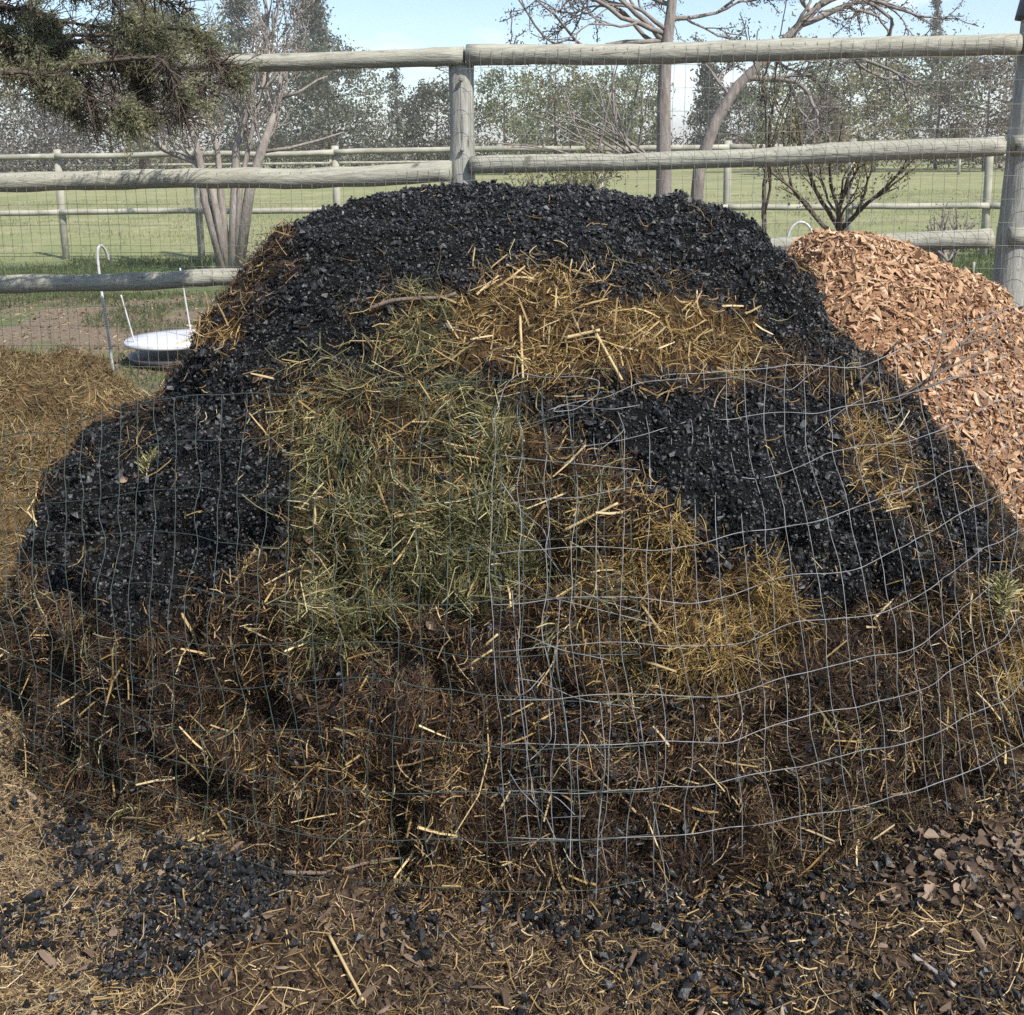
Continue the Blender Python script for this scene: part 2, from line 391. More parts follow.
def sample(V, Q, dens):
    """random points on a quad surface; dens per quad per m2"""
    a = np.linalg.norm(np.cross(V[Q[:, 2]] - V[Q[:, 0]], V[Q[:, 3]] - V[Q[:, 1]]), axis=1) / 2
    lam = a * dens; n = rng.poisson(lam); idx = np.repeat(np.arange(len(Q)), n)
    u, v = rng.random((2, len(idx), 1)); q = Q[idx]
    P = (V[q[:, 0]] * (1 - u) + V[q[:, 1]] * u) * (1 - v) + (V[q[:, 3]] * (1 - u) + V[q[:, 2]] * u) * v
    N = unit(np.cross(V[q[:, 2]] - V[q[:, 0]], V[q[:, 3]] - V[q[:, 1]]))
    return P, N
def in_view(P, pad=40):
    px, py = project(P); return (px > -pad) & (px < W + pad) & (py > -pad) & (py < H + pad)
def tangents(N, lift, P=None, mat=0.0):
    d = rand_dirs(len(N))
    if mat: d = d + mat * np.stack([vnoise(P, .10, 301), vnoise(P, .10, 302), vnoise(P, .10, 303)], -1)
    T = unit(np.cross(N, d)); l = lift[:, None]
    return unit(T * np.cos(l) + N * np.sin(l))
CT = [hull_template(n, s, i) for i, (n, s) in enumerate([(9, (1, .8, .6)), (8, (1, .7, .7)), (10, (1, .6, .5)), (9, (1, .9, .5)), (7, (1, .6, .45)), (12, (1, .85, .75)), (8, (1.1, .5, .4))])]

WT = [hull_template(n, s, 40 + i) for i, (n, s) in enumerate([(8, (1, .42, .14)), (9, (1, .3, .2)), (8, (1, .55, .12)), (7, (1, .25, .15))])]
# charcoal pieces
P, N = sample(PV, Q, 29000.0); k = classify(P, N, 1.3, 5)
back = np.einsum('ij,ij->i', N, CAM - P) < -.25
keep = (k == K_CHAR) & (~back | (rng.random(len(P)) < .25))
keep |= (k == K_SCAT) & ~back & (rng.random(len(P)) < np.clip(.36 + fbm(P, .12, 47) * .9, .02, .85))
keep |= (k != K_CHAR) & (rng.random(len(P)) < np.where((k == K_BROWN) | (k == K_MIX), np.clip(fbm(P, .16, 45) * 1.0 - .08, .03, .7), np.clip(fbm(P, .10, 46) * .7 - .08, .03, .5))) & ~back
P, N = P[keep], N[keep]
sz = np.clip(rng.lognormal(math.log(.0039), .54, len(P)), .0016, .016)
mb = MB(); chunks(mb, P + N * (sz * rng.uniform(-.2, .9, len(P)))[:, None], N, sz, CT, rng.beta(1.6, 2.6, len(P)))
tag(mb.build('charcoal_layer', CHAR, pile), kind='stuff')

def litter(name, mat, parent, P, N, L, Wd, lift, tint, sides=2, seg=2, bend=.25, off=.004, mat_=0.0):
    D = tangents(N, lift, P, mat_)
    V, F4, mm = strands(P + N * off + D * (L * .25)[:, None] * np.sin(lift)[:, None], D, N + rng.normal(0, .5, N.shape), L, Wd, bend, seg, sides)
    mb = MB(); mb.add(V, F4, None, np.repeat(tint, mm)); return mb.build(name, mat, parent)
def sel(dens, cl, sj=10):
    P, N = sample(PV, Q, dens); k = classify(P, N, 1.5, sj)
    s = in_view(P) & (np.einsum('ij,ij->i', N, CAM - P) > -.1)
    s &= np.isin(k, cl); return P[s], N[s]
U = rng.uniform
# rotting brown hay
P, N = sel(21000, [K_BROWN, K_SCAT, K_MIX]); P2, N2 = sel(9000, [K_GREEN, K_GOLD, K_HAYGOLD]); P = np.concatenate([P, P2]); N = np.concatenate([N, N2]); n = len(P)
clump = vnoise(P, .09, 41) * .2 + vnoise(P, .3, 42) * .14
tag(litter('rotting_hay', HAYBROWN, pile, P, N, rng.lognormal(math.log(.032), .5, n), U(.0010, .0030, n), U(-.1, .8, n), np.clip(rng.beta(1.8, 2.4, n) + clump, 0, 1), off=.008, mat_=2.2), kind='stuff')
# scattered straw stalks
def thin(P, N, sc, seed, lo, hi):
    d = np.clip(.5 + fbm(P, sc, seed) * 1.1, lo, hi); s = rng.random(len(P)) < d; return P[s], N[s]
P, N = thin(*sel(2700, [K_BROWN, K_SCAT]), .22, 51, .03, 1); n = len(P)
tag(litter('dull_straw', LITTER, pile, P, N, rng.lognormal(math.log(.036), .5, n), U(.0012, .0032, n), U(-.05, .7, n), rng.beta(2, 1.9, n), 3, 3, .3, .010), kind='stuff')
P, N = thin(*sel(1500, [K_BROWN, K_GREEN, K_HAYGOLD]), .25, 55, .02, 1); P1, N1 = thin(*sel(4200, [K_MIX]), .12, 53, .1, 1); P2, N2 = thin(*sel(6500, [K_GOLD]), .12, 57, .15, 1); P3, N3 = sel(55, [K_CHAR])
P = np.concatenate([P, P1, P2, P3]); N = np.concatenate([N, N1, N2, N3]); n = len(P)
tag(litter('straw', STRAW, pile, P, N, rng.lognormal(math.log(.036), .55, n), U(.0014, .0036, n), U(-.05, .8, n), rng.beta(1.8, 2.1, n), 3, 3, .3, .010), kind='stuff')
# big pieces of straw on the ledge and in the mixed belt
P, N = sel(620, [K_GOLD]); P2, N2 = sel(260, [K_MIX]); P3, N3 = sel(90, [K_BROWN, K_SCAT, K_GREEN]); P = np.concatenate([P, P2, P3]); N = np.concatenate([N, N2, N3]); n = len(P)
tag(litter('coarse_straw', STRAW, pile, P, N, U(.04, .11, n), U(.003, .0070, n), U(.05, .9, n), U(.4, 1, n), 3, 2, .06, .014), kind='stuff')
# green hay
P, N = thin(*sel(24000, [K_GREEN], 14), .11, 59, .12, 1); P2, N2 = thin(*sel(9000, [K_MIX], 16), .11, 60, .0, 1); P3, N3 = thin(*sel(700, [K_BROWN, K_GOLD]), .15, 58, 0, 1)
P = np.concatenate([P, P2, P3]); N = np.concatenate([N, N2, N3]); n = len(P)
clump = vnoise(P, .08, 61) * .22 + vnoise(P, .22, 62) * .1
tag(litter('green_hay', HAYGREEN, pile, P, N, U(.03, .12, n), U(.0014, .0034, n), U(-.1, .9, n), np.clip(rng.beta(2, 2.6, n) + clump, 0, 1), 2, 3, .45, .012, 2.4), kind='stuff')
# golden hay
P, N = thin(*sel(34000, [K_HAYGOLD], 12), .10, 63, .2, 1); P2, N2 = thin(*sel(6000, [K_GOLD, K_MIX]), .1, 64, 0, 1); P3, N3 = thin(*sel(500, [K_BROWN], 20), .2, 65, 0, .9)
P = np.concatenate([P, P2, P3]); N = np.concatenate([N, N2, N3]); n = len(P)
clump = vnoise(P, .07, 71) * .25
tag(litter('golden_hay', HAYGOLD, pile, P, N, U(.025, .10, n), U(.0010, .0024, n), U(-.1, .9, n), np.clip(rng.beta(2, 2.2, n) + clump, 0, 1), 2, 3, .5, .012, 2.4), kind='stuff')

# ------------------------------------------------------------------ ground
def stretch(a, b, n, lo, hi, m):
    f = np.linspace(a, b, n); l = lo - (lo - a) * 0
    g1 = a - np.geomspace((b - a) / n, a - lo, m)[::-1]; g2 = b + np.geomspace((b - a) / n, hi - b, m)
    return np.concatenate([g1, f, g2])
gx_ = stretch(-3.0, 3.2, 300, -900, 900, 46); gy_ = stretch(1.0, 5.6, 240, -60, 1500, 60)
GX, GY = np.meshgrid(gx_, gy_)
def ground_z(x, y):
    P = np.stack([x, y, x * 0], -1)
    near = np.clip((9 - np.hypot(x, y - 2)) / 5, 0, 1)
    return near * (fbm(P, .5, 81) * .024 + fbm(P, .12, 84) * .020 + fbm(P, .04, 88, 2) * .009) + (1 - near) * .02 * vnoise(P, 3.0, 85)
GV = np.stack([GX, GY, ground_z(GX, GY)], -1).reshape(-1, 3)
GQ = gridfaces(len(gy_), len(gx_), False)
m = Mat('ground', .95, .12)
sx = m.N.new('ShaderNodeSeparateXYZ'); m.L.new(m.tc.outputs['Object'], sx.inputs[0])
yy = m.math('ADD', sx.outputs[1], m.math('MULTIPLY', m.math('SUBTRACT', m.noise(.9, 4), .5), 3.2))
def sm(a, b):
    r = m.N.new('ShaderNodeMapRange'); r.interpolation_type = 'SMOOTHSTEP'; r.inputs[1].default_value = a; r.inputs[2].default_value = b
    m.L.new(yy, r.inputs[0]); return r.outputs[0]
nf = m.noise(45, 6, .75); nm = m.noise(5, 5)
soil = m.ramp(nf, [(.28, (.020, .013, .008)), (.5, (.060, .040, .026)), (.62, (.125, .086, .055)), (.78, (.24, .175, .115))])
soil = m.mix(m.ramp(nm, [(.4, (0, 0, 0)), (.65, (.7, .7, .7))]), soil, m.mix(.65, soil, (.028, .017, .010)))
mulch = m.ramp(m.noise(38, 5, .8), [(.3, (.075, .055, .038)), (.55, (.20, .155, .11)), (.75, (.36, .30, .22))])
green = m.ramp(m.noise(9, 6, .75), [(.3, (.055, .075, .028)), (.55, (.11, .14, .058)), (.75, (.21, .21, .11))])
past0 = m.ramp(m.noise(1.4, 7, .75), [(.3, (.17, .175, .085)), (.5, (.245, .245, .125)), (.72, (.34, .325, .185))])
past = m.mix(m.ramp(m.noise(.22, 5, .65), [(.42, (0, 0, 0)), (.62, (.75, .75, .75))]), past0, (.175, .20, .085)); past = m.mix(m.ramp(m.noise(.5, 6, .7), [(.52, (0, 0, 0)), (.68, (.6, .6, .6))]), past, (.33, .29, .18))
c = m.mix(sm(4.6, 5.4), soil, mulch); c = m.mix(sm(10.2, 11.8), c, green)
grp = m.ramp(m.noise(1.1, 3), [(.5, (0, 0, 0)), (.62, (1, 1, 1))])
c = m.mix(m.math('MULTIPLY', m.math('MULTIPLY', sm(5.6, 7.0), grp), .9), c, green)
c = m.mix(sm(13.6, 16.0), c, past)
m.color(c); m.bump(nf, .8, .015); GROUND = m.m
tag(mk('ground', GV, [GQ], GROUND, None, None, True), 'trampled brown earth and straw litter running into green pasture', 'ground', kind='structure')
gnear = (GX.reshape(-1)[GQ[:, 0]] > -3) & (GX.reshape(-1)[GQ[:, 0]] < 3.1) & (GY.reshape(-1)[GQ[:, 0]] > 1) & (GY.reshape(-1)[GQ[:, 0]] < 5.0)
GQN = GQ[gnear]
gbvh = BVHTree.FromPolygons([Vector(v) for v in GV], [tuple(map(int, q)) for q in GQN])
def outside_pile(P):
    return ~((P[:, 1] > pile_front(P[:, 0], np.full(len(P), .02)) + .05) & (P[:, 1] < 4.3))
def gsel(dens):
    P, N = sample(GV, GQN, dens); s = in_view(P, 60) & outside_pile(P); return P[s], N[s]
SPILL = [[(30, 842), (75, 828), (115, 850), (105, 872), (50, 868)], [(110, 905), (150, 870), (200, 850), (255, 850), (285, 880), (270, 920), (200, 965), (130, 985), (90, 970), (120, 930)],
         [(-10, 905), (45, 895), (30, 925), (-10, 935)], [(480, 890), (540, 870), (640, 880), (700, 890), (690, 935), (600, 940), (540, 925), (500, 910)],
         [(690, 890), (760, 880), (850, 900), (860, 940), (800, 960), (700, 950)], [(560, 950), (700, 960), (860, 965), (900, 1015), (620, 1015)], [(290, 820), (400, 830), (390, 850), (300, 845)]]
def spill(P):
    px, py = project(P); ox = fbm(P, .12, 91) * 20 + rng.normal(0, 6, len(P)); oy = fbm(P, .12, 95) * 14 + rng.normal(0, 4, len(P))
    pr = np.clip(fbm(P, .2, 97) * .6 - .12, .012, .35)
    for i, poly in enumerate(SPILL): pr[inpoly(px + ox, py + oy, poly)] = [.8, .95, .7, .55, .45, .26, .35][i]
    pr[(P[:, 1] > 1.72) & (P[:, 1] < 1.98)] += .06
    return pr
P, N = gsel(36000); pr = spill(P)
s = rng.random(len(P)) < pr; P, N = P[s], N[s]
sz = np.clip(rng.lognormal(math.log(.0048), .5, len(P)), .002, .017)
mb = MB(); chunks(mb, P + N * (sz * U(.2, 1.6, len(P)) + .002)[:, None], N, sz, CT, rng.beta(1.6, 3, len(P)))
tag(mb.build('spilled_charcoal', CHAR), 'black charcoal crumbs spilled over the earth in front of the heap', 'charcoal', kind='stuff')
P, N = gsel(15000); s = rng.random(len(P)) > spill(P); P, N = P[s], N[s]; n = len(P); sz = np.clip(rng.lognormal(math.log(.0040), .5, n), .0015, .013)
mb = MB(); chunks(mb, P + N * (sz * .25)[:, None], N, sz, CT, np.clip(rng.beta(1.5, 3.4, n) * .7, 0, 1)); tag(mb.build('soil_crumbs', HAYBROWN), 'brown crumbs of earth and dung between the straw', 'soil', kind='stuff')
P, N = gsel(52000); n = len(P); d = np.clip(.5 + fbm(P, .25, 101) * .8, .15, 1) * (1 - .8 * spill(P)) * (.55 + .45 * np.clip((-P[:, 0] - .15) / .6, 0, 1)); s = rng.random(n) < d; P, N = P[s], N[s]; n = len(P)
o = litter('straw_litter', LITTER, None, P, N, rng.lognormal(math.log(.017), .6, n), U(.0007, .0020, n), U(-.05, .6, n), rng.beta(1.7, 2.2, n), 2, 2, .2, .003)
tag(o, 'short broken straw and chaff strewn over the bare earth', 'straw', kind='stuff')
P, N = gsel(42000); s = rng.random(len(P)) < np.clip((-P[:, 0] - .45 + .25 * fbm(P, .2, 107)) / .5, 0, 1) * (1 - .85 * spill(P)); P, N = P[s], N[s]; n = len(P)
o = litter('pale_straw_chaff', LITTER, None, P, N, rng.lognormal(math.log(.016), .6, n), U(.0008, .0022, n), U(-.05, .4, n), rng.beta(2.6, 1.5, n), 2, 2, .25, .005)
tag(o, 'pale trodden chaff covering the earth at the lower left', 'straw', kind='stuff')
P, N = gsel(900); n = len(P); sz = np.clip(rng.lognormal(math.log(.010), .5, n), .004, .03)
mb = MB(); chunks(mb, P + N * (sz * .3 + .003)[:, None], N, sz, WT, rng.beta(1.6, 2.2, n), True); tag(mb.build('bark_fragments', LEAF), 'torn brown leaf and bark fragments trodden into the earth', 'leaf litter', kind='stuff')
P, N = gsel(1700); n = len(P); d = np.clip(.5 + fbm(P, .3, 105) * 1.1, .1, 1); s = rng.random(n) < d; P, N = P[s], N[s]; n = len(P)
o = litter('long_straw_litter', STRAW, None, P, N, rng.lognormal(math.log(.038), .5, n), U(.0012, .0036, n), U(0, .35, n), rng.beta(2.0, 1.7, n), 3, 3, .22, .006)
tag(o, 'longer golden stalks of straw lying loose on the earth', 'straw', kind='stuff')
# mulch bits beyond the fence
Pm = np.stack([U(-6, 3.2, 13000), U(4.7, 11.5, 13000), np.zeros(13000)], -1); Pm[:, 2] = ground_z(Pm[:, 0], Pm[:, 1]) + .004
mb = MB(); chunks(mb, Pm, np.tile([0, 0, 1.0], (13000, 1)), rng.lognormal(math.log(.020), .4, 13000), WT, rng.beta(1.6, 1.8, 13000), True)
tag(mb.build('bark_mulch', LITTER), 'scattered wood chips and dead leaves on the soil past the rail fence', 'mulch', kind='stuff')
# grass beyond the fence
def grass(name, label, n, x0, x1, y0, y1, hmin, hmax, thr, seed, tl):
    P = np.stack([U(x0, x1, n), U(y0, y1, n), np.zeros(n)], -1)
    s = fbm(P, 1.1, seed) > thr; P = P[s]; n = len(P); P[:, 2] = ground_z(P[:, 0], P[:, 1])
    D = unit(np.array([0, 0, 1.0]) + rng.normal(0, .35, (n, 3))); L = U(hmin, hmax, n); P = P + D * (L / 2)[:, None]
    V, F4, mm = strands(P, D, rand_dirs(n), L, U(.004, .010, n), .3, 2, 2)
    mb = MB(); mb.add(V, F4, None, np.repeat(np.clip(rng.beta(2, 2, n) * .7 + tl, 0, 1), mm)); tag(mb.build(name, GRASS), label, 'grass', kind='stuff')
grass('grass', 'strip of fresh green grass along the near edge of the pasture', 70000, -11, 10, 10.8, 15.2, .03, .10, -.2, 111, .10)
grass('grass', 'patchy green grass growing through the wood chips past the rails', 60000, -6, 6, 6.0, 11.2, .02, .07, .08, 114, .10)
grass('grass', 'dry olive pasture grass around the far fence', 60000, -22, 22, 15, 36, .03, .08, -.1, 117, .42)

def hit(px, py, off=.01):
    d = Vector(ray(px, py)); best = None
    for b in (bvh, gbvh):
        h = b.ray_cast(Vector(CAM), d)
        if h[0] is not None and (best is None or h[3] < best[3]): best = h
    if best is None: return np.array(at_y(px, py, 2.6))
    return np.array(best[0]) - np.array(d) * off

# ------------------------------------------------------------------ other heaps
def heap(name, label, cat, cx, cy, aL, aR, bF, bB, h, prof, seed, mat_base, amp=.03):
    nt, nr = 200, 70; th = np.linspace(0, 2 * np.pi, nt, endpoint=False); r = np.linspace(1, .01, nr)
    T, Rr = np.meshgrid(th, r); c, s_ = np.cos(T), np.sin(T)
    x = cx + np.where(c > 0, aR, aL) * c * Rr; y = cy + np.where(s_ > 0, bB, bF) * s_ * Rr; z = h * np.interp(Rr, *prof) - .03
    V = np.stack([x, y, z], -1).reshape(-1, 3); q = gridfaces(nr, nt); Nn = vnormals(V, q)
    V = V + Nn * ((fbm(V, .35, seed) * amp + fbm(V, .09, seed + 3) * amp * .5) * np.clip(Rr.ravel() * 6, 0, 1))[:, None]
    root = empty(name, (cx, cy, 0)); tag(root, label, cat); mk('heap_body', V, [q], mat_base, root, None, True); return root, V, q
m = Mat('chip_body', .9, .15); m.color(m.ramp(m.noise(60, 4, .7), [(.3, (.10, .05, .028)), (.7, (.32, .17, .095))])); m.bump(m.noise(60, 4), .8, .02); CHIPB = m.m
root, V, q = heap('wood_chip_pile', 'broad heap of pale orange wood chips beside the charcoal covered heap', 'wood chip pile', 1.30, 3.95, 1.15, 1.75, 1.25, .75, 1.20,
                  ([0, .12, .3, .55, .8, 1], [1, .985, .84, .52, .2, 0]), 131, CHIPB, .03)
P, N = sample(V, q, 9500); s = in_view(P, 60) & (N[:, 2] > 0); P, N = P[s], N[s]; n = len(P)
mb = MB(); chunks(mb, P + N * U(0, .014, n)[:, None], N, np.clip(rng.lognormal(math.log(.0125), .5, n), .004, .042), WT, np.clip(rng.beta(2.2, 1.8, n) + vnoise(P, .2, 7) * .08, 0, 1), True)
tag(mb.build('wood_chips', CHIP, root), kind='stuff')
m = Mat('old_straw_body', .9, .15); m.color(m.ramp(m.noise(30, 5, .7), [(.3, (.05, .03, .015)), (.7, (.17, .105, .05))])); m.bump(m.noise(60, 4), .8, .02); OLDB = m.m
OLIVE = tint_mat('olive_straw', [(0, (.05, .035, .014)), (.4, (.135, .095, .042)), (.8, (.28, .21, .10)), (1, (.52, .43, .24))], .7, .25)
root, V, q = heap('old_straw_heap', 'low spread heap of dull brown straw left of the big heap', 'straw heap', -2.05, 4.05, 1.6, 1.15, 1.15, .85, .75,
                  ([0, .3, .6, .85, 1], [1, .9, .5, .15, 0]), 141, OLDB, .085)
P, N = sample(V, q, 10000); s = in_view(P, 60); P, N = P[s], N[s]; n = len(P)
tag(litter('straw', OLIVE, root, P, N, rng.lognormal(math.log(.045), .5, n), U(.0014, .0036, n), U(-.1, .5, n), np.clip(rng.beta(2, 2.4, n) + vnoise(P, .15, 8) * .2, 0, 1), 2, 3, .35, .006, 2.2), kind='stuff')

# ------------------------------------------------------------------ wire netting round the heap
def netting(name, label, base, top, ztop, ncell, mat, seed, rad, zrow=.11, cell=.057, jag=None):
    base = np.array(base, float); top = np.array(top, float)
    ln = np.concatenate([[0], np.cumsum(np.linalg.norm(np.diff(base, axis=0), axis=1))])
    def crv(A, s):                                        # smooth path through the control points
        k = np.linspace(0, ln[-1], 200); B = np.stack([np.interp(k, ln, A[:, i]) for i in range(A.shape[1])], -1)
        ker = np.hanning(41); ker /= ker.sum(); Bp = np.pad(B, ((20, 20), (0, 0)), mode='reflect', reflect_type='odd')
        B = np.stack([np.convolve(Bp[:, i], ker, 'valid') for i in range(A.shape[1])], -1)
        return np.stack([np.interp(s, k, B[:, i]) for i in range(A.shape[1])], -1)
    zt = np.array(ztop, float)[:, None]
    def pt(s, t):                                         # s metres along, t 0..1 up
        s = np.asarray(s, float); t = np.asarray(t, float)
        b, tp, z1 = crv(base, s), crv(top, s), crv(zt, s)[:, 0]
        q = np.stack([s, t * 1.2, s * 0], -1)
        t = np.clip(t, 0, 2); z = .03 + t * (z1 - .03) + fbm(q, .5, seed) * .034 * np.clip(t * 3, .2, 1) + fbm(q, .13, seed + 4, 2) * .005
        tt = t ** 1.15
        x = b[:, 0] * (1 - tt) + tp[:, 0] * tt + fbm(q, .35, seed + 7) * .024 + fbm(q, .11, seed + 8, 2) * .006; y = b[:, 1] * (1 - tt) + tp[:, 1] * tt
        y = np.minimum(y, pile_front(x, z) - np.interp(z, [0, .1, .7, .95], [.05, .085, .08, .05])) + fbm(q, .25, seed + 9) * .014
        return np.stack([x, y, np.maximum(z, .004)], -1)
    mb = MB(); S = ln[-1]; rows = 11
    for r in range(rows):
        if r == 0 and jag: continue
        s0, s1 = (0, S) if jag is None else jag(r, S)
        s = np.arange(s0, s1, .019); mb.tube(pt(s, np.full(len(s), r / (rows - 1))), rad * (1.1 if r != rows - 1 else 1.4), 5)
    for k in range(int(S / cell) + 1):
        s0 = k * cell
        r1 = 1.0 + (.02 if rng.random() < .5 else 0)
        t = np.linspace(U(0, .07), r1, 44); mb.tube(pt(np.full(44, s0) + fbm(np.stack([t, t * 0 + k, t * 0], -1), .2, seed + 3) * .006, t), rad, 5)
    return tag(mb.build(name, mat, None, True), label, 'wire netting')
netting('wire_netting', 'bright galvanised wire netting sagging round the right half of the heap',
        [(-.04, 1.86), (.5, 1.90), (.95, 2.05), (1.35, 2.35), (1.75, 2.7), (2.15, 3.05)], [(-.02, 2.44), (.48, 2.44), (.92, 2.50), (1.30, 2.68), (1.70, 2.9), (2.1, 3.15)],
        [.95, .965, .985, 1.06, 1.10, 1.10], 0, GALV, 151, .00088, jag=lambda r, S: (0 if r < 8 else .06 * (r - 7), S))
netting('wire_netting', 'dull green coated wire netting slumped round the left half of the heap',
        [(-1.95, 2.95), (-1.6, 2.62), (-1.2, 2.3), (-.8, 2.04), (-.4, 1.92), (.28, 1.87)], [(-2.05, 3.0), (-1.70, 2.76), (-1.30, 2.56), (-.88, 2.46), (-.44, 2.42), (.26, 2.42)],
        [.80, .78, .80, .90, .93, .95], 0, GREENW, 171, .0009)
# loose bent wire ends where the two pieces of netting meet
LOOSE = [[(497, 410), (505, 385), (520, 372), (545, 378), (575, 376), (600, 380), (598, 395), (575, 410), (552, 412), (560, 404), (610, 410), (640, 405)],
         [(548, 410), (575, 402), (605, 398), (640, 382), (690, 378)], [(500, 455), (540, 460), (580, 464), (640, 470)], [(520, 520), (540, 545), (570, 585), (600, 600), (640, 612)],
         [(500, 480), (520, 510), (545, 530), (552, 570)], [(515, 580), (545, 596), (600, 610), (660, 625)], [(512, 590), (516, 640), (520, 700), (528, 760), (540, 830)],
         [(560, 600), (556, 660), (566, 720), (572, 790), (570, 860)], [(520, 632), (560, 650), (610, 660)], [(515, 678), (540, 682), (580, 700), (640, 708)],
         [(512, 700), (530, 690), (545, 672)], [(512, 780), (545, 776)], [(540, 788), (560, 800), (575, 815)], [(508, 770), (520, 790), (545, 815), (556, 840)],
         [(550, 818), (585, 816)], [(530, 760), (552, 740), (548, 700), (556, 650)], [(600, 700), (606, 760), (598, 830), (596, 900)], [(640, 720), (650, 790), (662, 850), (668, 905)],
         [(700, 380), (740, 376), (790, 392), (812, 372), (850, 352)], [(815, 432), (845, 408), (870, 395)], [(600, 450), (625, 430), (618, 412)]]
mb = MB()
for L in LOOSE:
    L = np.array(L, float); k = np.linspace(0, len(L) - 1, len(L) * 7); pxs = [np.interp(k, range(len(L)), L[:, i]) for i in (0, 1)]
    pts = np.array([hit(a, b, .075) for a, b in zip(*pxs)])
    for _ in range(3): pts[1:-1] = (pts[:-2] + pts[1:-1] * 2 + pts[2:]) / 4
    mb.tube(pts, .0010, 5)
tag(mb.build('loose_wire', GALV, None, True), 'tangle of bent broken wire ends hanging where the two nettings meet', 'wire')

# ------------------------------------------------------------------ near rail fence
A = gp(461, 4.95); B = np.array([2.27, 4.60, 0]); Cc = np.array([-2.80, 5.28, 0]); Dd = np.array([4.7, 4.25, 0])
fence = empty('rail_fence', A); tag(fence, 'weathered round rail paddock fence with wire mesh behind the heaps', 'fence')
def fy(x): return np.interp(x, [Cc[0], A[0], B[0], Dd[0]], [Cc[1], A[1], B[1], Dd[1]])
def on_fence(px, py, dy=0):
    y = 4.9
    for _ in range(6): p = at_y(px, py, y); y = fy(p[0]) + dy
    return p
def log(name, p, q, r0_, r1_, mat, n=40):
    t = np.linspace(0, 1, n)[:, None]; pts = p * (1 - t) + q * t; pts = pts + fbm(pts, .9, 181)[:, None] * np.array([0, .4, 1]) * .012 * (name == 'rail')
    mb = MB(); mb.tube(pts, np.linspace(r0_, r1_, n) * (1 + .05 * fbm(pts, .3, 187)), 18, True, .5, .004); o = mb.build(name, mat, fence, True)
    return o
ptop = on_fence(461, 64); log('post', np.array([A[0] - .005, A[1], -.3]), np.array([ptop[0], A[1], ptop[2]]), .063, .058, POST)
log('post', np.array([B[0] - .07, B[1], -.3]), np.array([B[0] + .03, B[1], 2.12]), .078, .068, POST)
log('post', np.array([Cc[0], Cc[1], -.3]), np.array([Cc[0], Cc[1], 2.0]), .062, .058, POST)
log('post', np.array([Dd[0], Dd[1], -.3]), np.array([Dd[0], Dd[1], 2.0]), .062, .058, POST)
RO = -.055
def rail(a, b, r_a, r_b, ext=None):
    p, q = on_fence(*a, RO), on_fence(*b, RO); log('rail', p, q, r_a, r_b, RAIL)
    return p, q
rail((-62, 68), (464, 56.5), .040, .041); rail((467, 56), (1019, 43), .048, .045)
rail((-64, 184), (452, 173), .047, .048); rail((471, 167), (1003, 146), .040, .045)
rail((-66, 288), (452, 268), .045, .045); rail((470, 262), (991, 237.5), .045, .044)
rail((1022, 42), (1490, 22), .045, .045); rail((1012, 146), (1470, 128), .045, .045); rail((1008, 236), (1460, 220), .045, .045)
for (px_, py_) in ((461, 80), (1010, 60), (1000, 166), (462, 150)):
    p = on_fence(px_, py_, -.068); mb = MB(); mb.tube(np.array([p, p + [0, -.012, 0]]), [.011, .009], 8); mb.build('bolt', FENCEW, fence, True)
# mesh stapled to the rails
mb = MB()
for (a, b, z0, z1) in ((Cc, A, .0, 1.42), (A, B, .0, 1.96), (B, Dd, .0, 1.96)):
    L = np.linalg.norm(b - a); nv = int(L / .051)
    for i in range(1, nv):
        t = i / nv; x, y, _ = a + (b - a) * t
        zz_ = np.linspace(z0, z1, 14); w_ = fbm(np.stack([zz_ * 0 + x, zz_, zz_ * 0], -1), .4, 191) * .006
        mb.tube(np.stack([x + w_, zz_ * 0 + y - .105, zz_], -1), .00095, 4, False)
    for z in np.arange(.05, z1 + .01, .1015):
        t = np.linspace(0, 1, 30)[:, None]; pts = a + (b - a) * t; pts[:, 1] -= .105; pts[:, 2] = z + fbm(pts, .5, 193) * .008; mb.tube(pts, .00095, 4, False)
mb.build('wire_mesh', FENCEW, fence, True)

# ------------------------------------------------------------------ far pasture fence
def far_fence(name, label, pts, zr, posts, r, mat, hpost):
    o = empty(name, (*pts[0][:2], 0)); tag(o, label, 'fence'); pts = np.array(pts, float)
    for (x, y) in posts:
        mb = MB(); mb.tube(np.array([[x, y, -.2], [x, y, hpost * .5], [x, y, hpost]]), r * 1.25, 8); mb.build('post', mat, o, True)
    for z in zr:
        for i in range(len(posts) - 1):
            (x0, y0), (x1, y1) = posts[i], posts[i + 1]; t = np.linspace(0, 1, 12)[:, None]
            p = np.array([x0, y0 - r * 1.6, z]) * (1 - t) + np.array([x1, y1 - r * 1.6, z]) * t; p[:, 2] += fbm(p, 1.5, 7) * .02
            mb = MB(); mb.tube(p, r, 8); mb.build('rail', mat, o, True)
    return o
def ln(px_list, y0, y1):
    out = []
    for px in px_list:
        y = y0 + (y1 - y0) * (px - 0) / 1024; p = gp(px, y); out.append((p[0], y))
    return out
pp = ln([-80, 57, 195, 335, 465, 600, 728, 852, 990, 1110], 15.5, 14.0)
far_fence('pasture_fence', 'pale two rail fence crossing the pasture beyond the near rails', pp, (.70, 1.52), pp, .043, FARRAIL, 1.62)
pp = ln([-60, 130, 330, 540, 760, 960, 1100], 62, 56)
far_fence('pasture_fence', 'low pale rail fence along the foot of the distant trees', pp, (1.0,), pp, .07, FARRAIL, 1.2)

